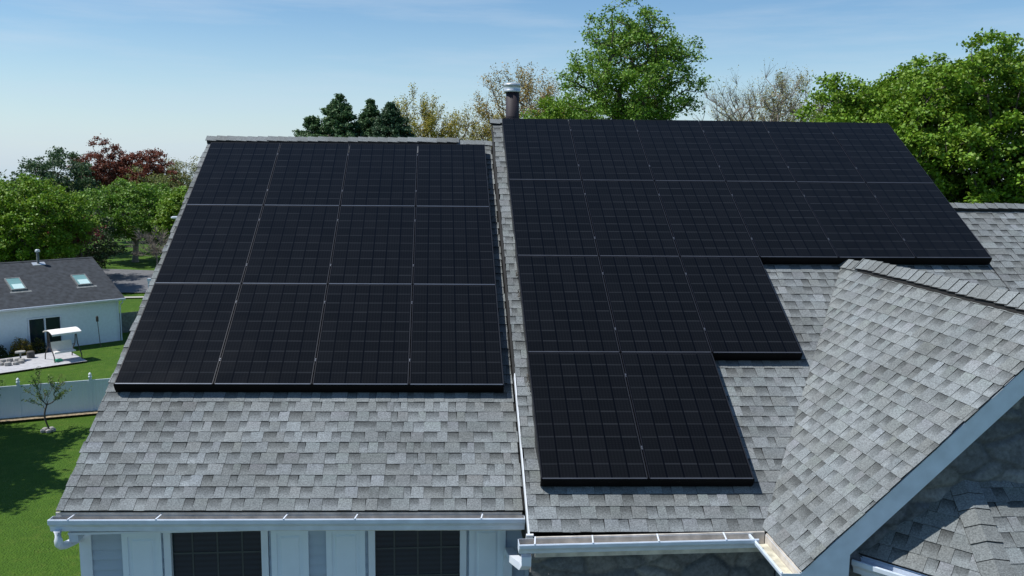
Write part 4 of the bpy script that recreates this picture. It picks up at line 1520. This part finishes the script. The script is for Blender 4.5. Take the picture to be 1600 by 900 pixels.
make_tree('pine_tree', (-5.4, 52.9, GZ), 13.6, 3.6, 9.0, 700, 46, .15, PINE, 'lowest pine at the left end of the pine row', group=GB, seed=23, shape='cone', mat='needle', trunk_r=.15, aspect=1.5)
make_tree('spruce_tree', (.0, 52.6, GZ), 14.5, 4.3, 9.0, 1200, 46, .14, (.055, .110, .055), 'dark spruce beside the yellow budding tree behind the left ridge', group=GB, seed=24, shape='cone', mat='needle', trunk_r=.16, aspect=1.5)
make_tree('spruce_tree', (15.3, 51.3, GZ), 15.0, 1.2, 9.5, 60, 45, .14, (.04, .05, .03), 'small dark conifer seen through the tall maple', group=GB, seed=25, shape='cone', mat='needle', trunk_r=.1)
BUD = 'budding_tree'
make_tree(BUD, (1.7, 67.9, GZ), 16.0, 3.6, 7.5, 170, 120, .14, (.32, .30, .045), 'yellow budding tree right of the pines', group=GB, seed=31, shape='vase', twigs=6, twl=1.1, trunk_r=.2, hollow=.25, twr=.010)
make_tree(BUD, (6.7, 70.3, GZ), 14.9, 3.4, 7.5, 130, 90, .14, (.30, .28, .05), 'low sparse budding tree just left of the flue pipe', group=GB, seed=32, shape='vase', twigs=6, twl=1.2, trunk_r=.18, hollow=.25, twr=.010)
make_tree(BUD, (11.5, 72.5, GZ), 19.0, 5.0, 8.0, 260, 110, .15, (.31, .24, .065), 'tan budding tree behind the flue pipe', group=GB, seed=33, shape='vase', twigs=6, twl=1.4, trunk_r=.25, hollow=.25, twr=.011)
make_tree(BUD, (30.4, 65.9, GZ), 18.9, 5.4, 8.5, 210, 26, .12, (.30, .30, .09), 'nearly bare grey tree right of the tall maple', group=GB, seed=34, shape='vase', twigs=9, twl=1.5, trunk_r=.26, bark='barkpale', hollow=.2, twr=.011)
make_tree(BUD, (35.6, 68.4, GZ), 18.3, 4.0, 8.5, 170, 110, .14, (.25, .24, .075), 'olive brown budding tree beside the right hand maples', group=GB, seed=35, shape='vase', twigs=6, twl=1.3, trunk_r=.2, hollow=.25, twr=.010)
# left background
make_tree('maple_tree', (-35.4, 78.0, GZ), 9.0, 6.3, -.6, 620, 62, .26, SPRING, 'wide bright green maple behind the skylight roof', group=GRP, seed=41, hollow=.5, trunk_r=.3)
make_tree('maple_tree', (-42.0, 76.5, GZ), 8.4, 4.6, -.5, 420, 62, .26, MAPLE, 'green maple at the far left picture edge', group=GRP, seed=42, hollow=.5, trunk_r=.26)
make_tree('maple_tree', (-34.8, 104.0, GZ), 8.0, 6.4, -.3, 560, 62, .28, MID, 'spreading green tree with a bare pale trunk on the far lawn', group=GRP, seed=43, hollow=.5, trunk_r=.34, bark='barkpale')
make_tree('maple_tree', (-27.0, 98.2, GZ), 7.6, 3.6, -.8, 340, 62, .28, SPRING, 'bright green tree beside the left roof edge, near the street lamp', group=GRP, seed=44, hollow=.5, trunk_r=.22)
make_tree('maple_tree', (-34.5, 88.0, GZ), 5.3, 4.0, -2.0, 170, 50, .24, (.03, .06, .015), 'dark understory tree between the maples, deep shade put into its leaf colour', group=GRP, seed=45, hollow=.3, trunk_r=.2)  # here and on the next two, dark leaves paint the shade under the crowns
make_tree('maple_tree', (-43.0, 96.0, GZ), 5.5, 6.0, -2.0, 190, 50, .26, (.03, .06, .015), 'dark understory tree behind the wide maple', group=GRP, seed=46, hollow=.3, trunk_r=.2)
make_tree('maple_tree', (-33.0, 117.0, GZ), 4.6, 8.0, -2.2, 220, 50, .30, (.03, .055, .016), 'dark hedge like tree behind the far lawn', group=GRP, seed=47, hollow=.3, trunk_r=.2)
make_tree('redbud_tree', (-32.6, 81.5, GZ), 5.4, 2.7, 1.2, 60, 36, .20, (.20, .035, .045), 'pinkish red flowering tree half hidden among green maples', group=GRP, seed=48, hollow=.3, trunk_r=.12)
make_tree('copper_beech', (-48.7, 134.1, GZ), 13.3, 5.3, 3.0, 340, 55, .30, (.17, .058, .034), 'left and taller of the two copper red trees', group=GRP, seed=51, shape='vase', hollow=.3, trunk_r=.34)
make_tree('copper_beech', (-42.6, 133.5, GZ), 12.0, 4.6, 3.0, 300, 55, .30, (.18, .06, .035), 'right and lower of the two copper red trees', group=GRP, seed=52, hollow=.35, trunk_r=.3)
make_tree('pine_tree', (-47.2, 112.8, GZ), 11.8, 5.8, .5, 260, 70, .30, (.065, .120, .052), 'dark green pine rising behind the maples left of the copper trees', group=GRP, seed=53, shape='vase', mat='needle', trunk_r=.26, aspect=1.3)
for k, (x, y, t_, lab) in enumerate(((-55.0, 181.2, 9.9, 'leftmost and tallest of three tiny distant spruces'), (-53.0, 180.9, 9.2, 'middle of three tiny distant spruces'), (-51.0, 180.8, 9.4, 'rightmost of three tiny distant spruces'))):
    make_tree('spruce_tree', (x, y, GZ), t_, 1.9, 1.0, 50, 36, .3, (.02, .04, .028), lab, group='distant spruces', seed=60 + k, shape='cone', mat='needle', trunk_r=.2)
make_tree(BUD, (-46.5, 168.3, GZ), 12.2, 5.0, 2.0, 110, 50, .28, (.19, .20, .06), 'pale yellow green tree beside the left roof edge on the skyline', group=GRP, seed=64, hollow=.3, trunk_r=.3, bark='barkpale')
make_tree(BUD, (-49.6, 125.0, GZ), 8.2, 4.0, 1.0, 110, 46, .26, (.20, .24, .06), 'pale olive tree in front of the copper red trees', group=GRP, seed=65, hollow=.3, trunk_r=.2, bark='barkpale')
make_tree(BUD, (-40.0, 128.0, GZ), 9.4, 5.5, 1.0, 140, 46, .26, (.16, .20, .05), 'olive green tree to the right of the copper red trees', group=GRP, seed=66, hollow=.3, trunk_r=.2, bark='barkpale')
make_tree('bare_shrub', (-28.2, 91.0, GZ), 3.2, 2.6, -1.6, 60, 3, .14, (.20, .14, .08), 'brown leafless shrub by the driveway beside the roof edge', 'shrub', group=GRP, seed=67, shape='vase', twigs=9, twl=.9, trunk_r=.07, bark='brownbark' if 'brownbark' in M else 'barkpale', hollow=.2, twr=.02)
# saplings on the near lawn
make_tree('sapling', (-15.10, 32.6, GZ), .55, 1.05, -1.5, 44, 20, .085, (.14, .22, .05), 'thin young tree with sparse leaves in front of the white fence', 'sapling', seed=71, shape='vase', twigs=2, twl=.3, trunk_r=.04, hollow=.3, clr=.5, twr=.008)
mb = MB()
for a in range(5):
    c = Vector((-15.1 + .22 * math.cos(a * 1.3), 32.6 + .22 * math.sin(a * 1.3), GZ + .03))
    mb.tube([c, c + Vector((0, 0, .1)), c + Vector((0, 0, .14))], [.12, .13, .08], 7)
o = mb.build('stone_ring', M['patiostone'], loc=(-15.1, 32.6, GZ)); tag(o, 'few pale stones round the foot of the young tree', 'stones')
make_tree('sapling', (-18.15, 32.6, GZ), .55, 1.1, -1.3, 50, 22, .09, (.13, .22, .05), 'leafy young tree cut by the left picture edge by the fence', 'sapling', seed=72, shape='vase', twigs=2, twl=.3, trunk_r=.04, hollow=.3, twr=.008)
# shade trees just outside the left edge: their shade lies on the lawn
make_tree('maple_tree', (-21.0, 25.0, GZ), 11.0, 4.0, 2.0, 190, 110, .24, MAPLE, 'shade tree left of the near lawn, casting dappled shade on the grass', group='shade trees by the near lawn', seed=81, trunk_r=.24)
make_tree('maple_tree', (-22.6, 29.6, GZ), 11.0, 4.0, 2.0, 190, 110, .24, MAPLE, 'shade tree left of the white fence', group='shade trees by the near lawn', seed=82, trunk_r=.24)

# far wood on the horizon
rs = np.random.RandomState(99)
cl = []
for k in range(520):
    x = rs.uniform(-260, 160); y = rs.uniform(230, 420)
    h = rs.uniform(8.5, 12.5) * (1 + .12 * math.sin(x * .05))
    n = 60
    P = rs.normal(size=(n, 3)); P /= np.linalg.norm(P, axis=1)[:, None]
    P *= (rs.uniform(.6, 1, n) ** .5)[:, None] * np.array([4.5, 4.5, h * .5])
    cl.append(P + np.array([x, y, terrain(x, y) + h * .5]))
P = np.concatenate(cl)
wood = bpy.data.objects.new('far_wood', None)
o = me_leaves('far_woodland', P, 1.3, (.085, .115, .05), .35, rs, M['leaf'], None)
bpy.data.objects.remove(wood)
tag(o, 'distant belt of mixed woodland along the horizon', 'woodland', kind='stuff')
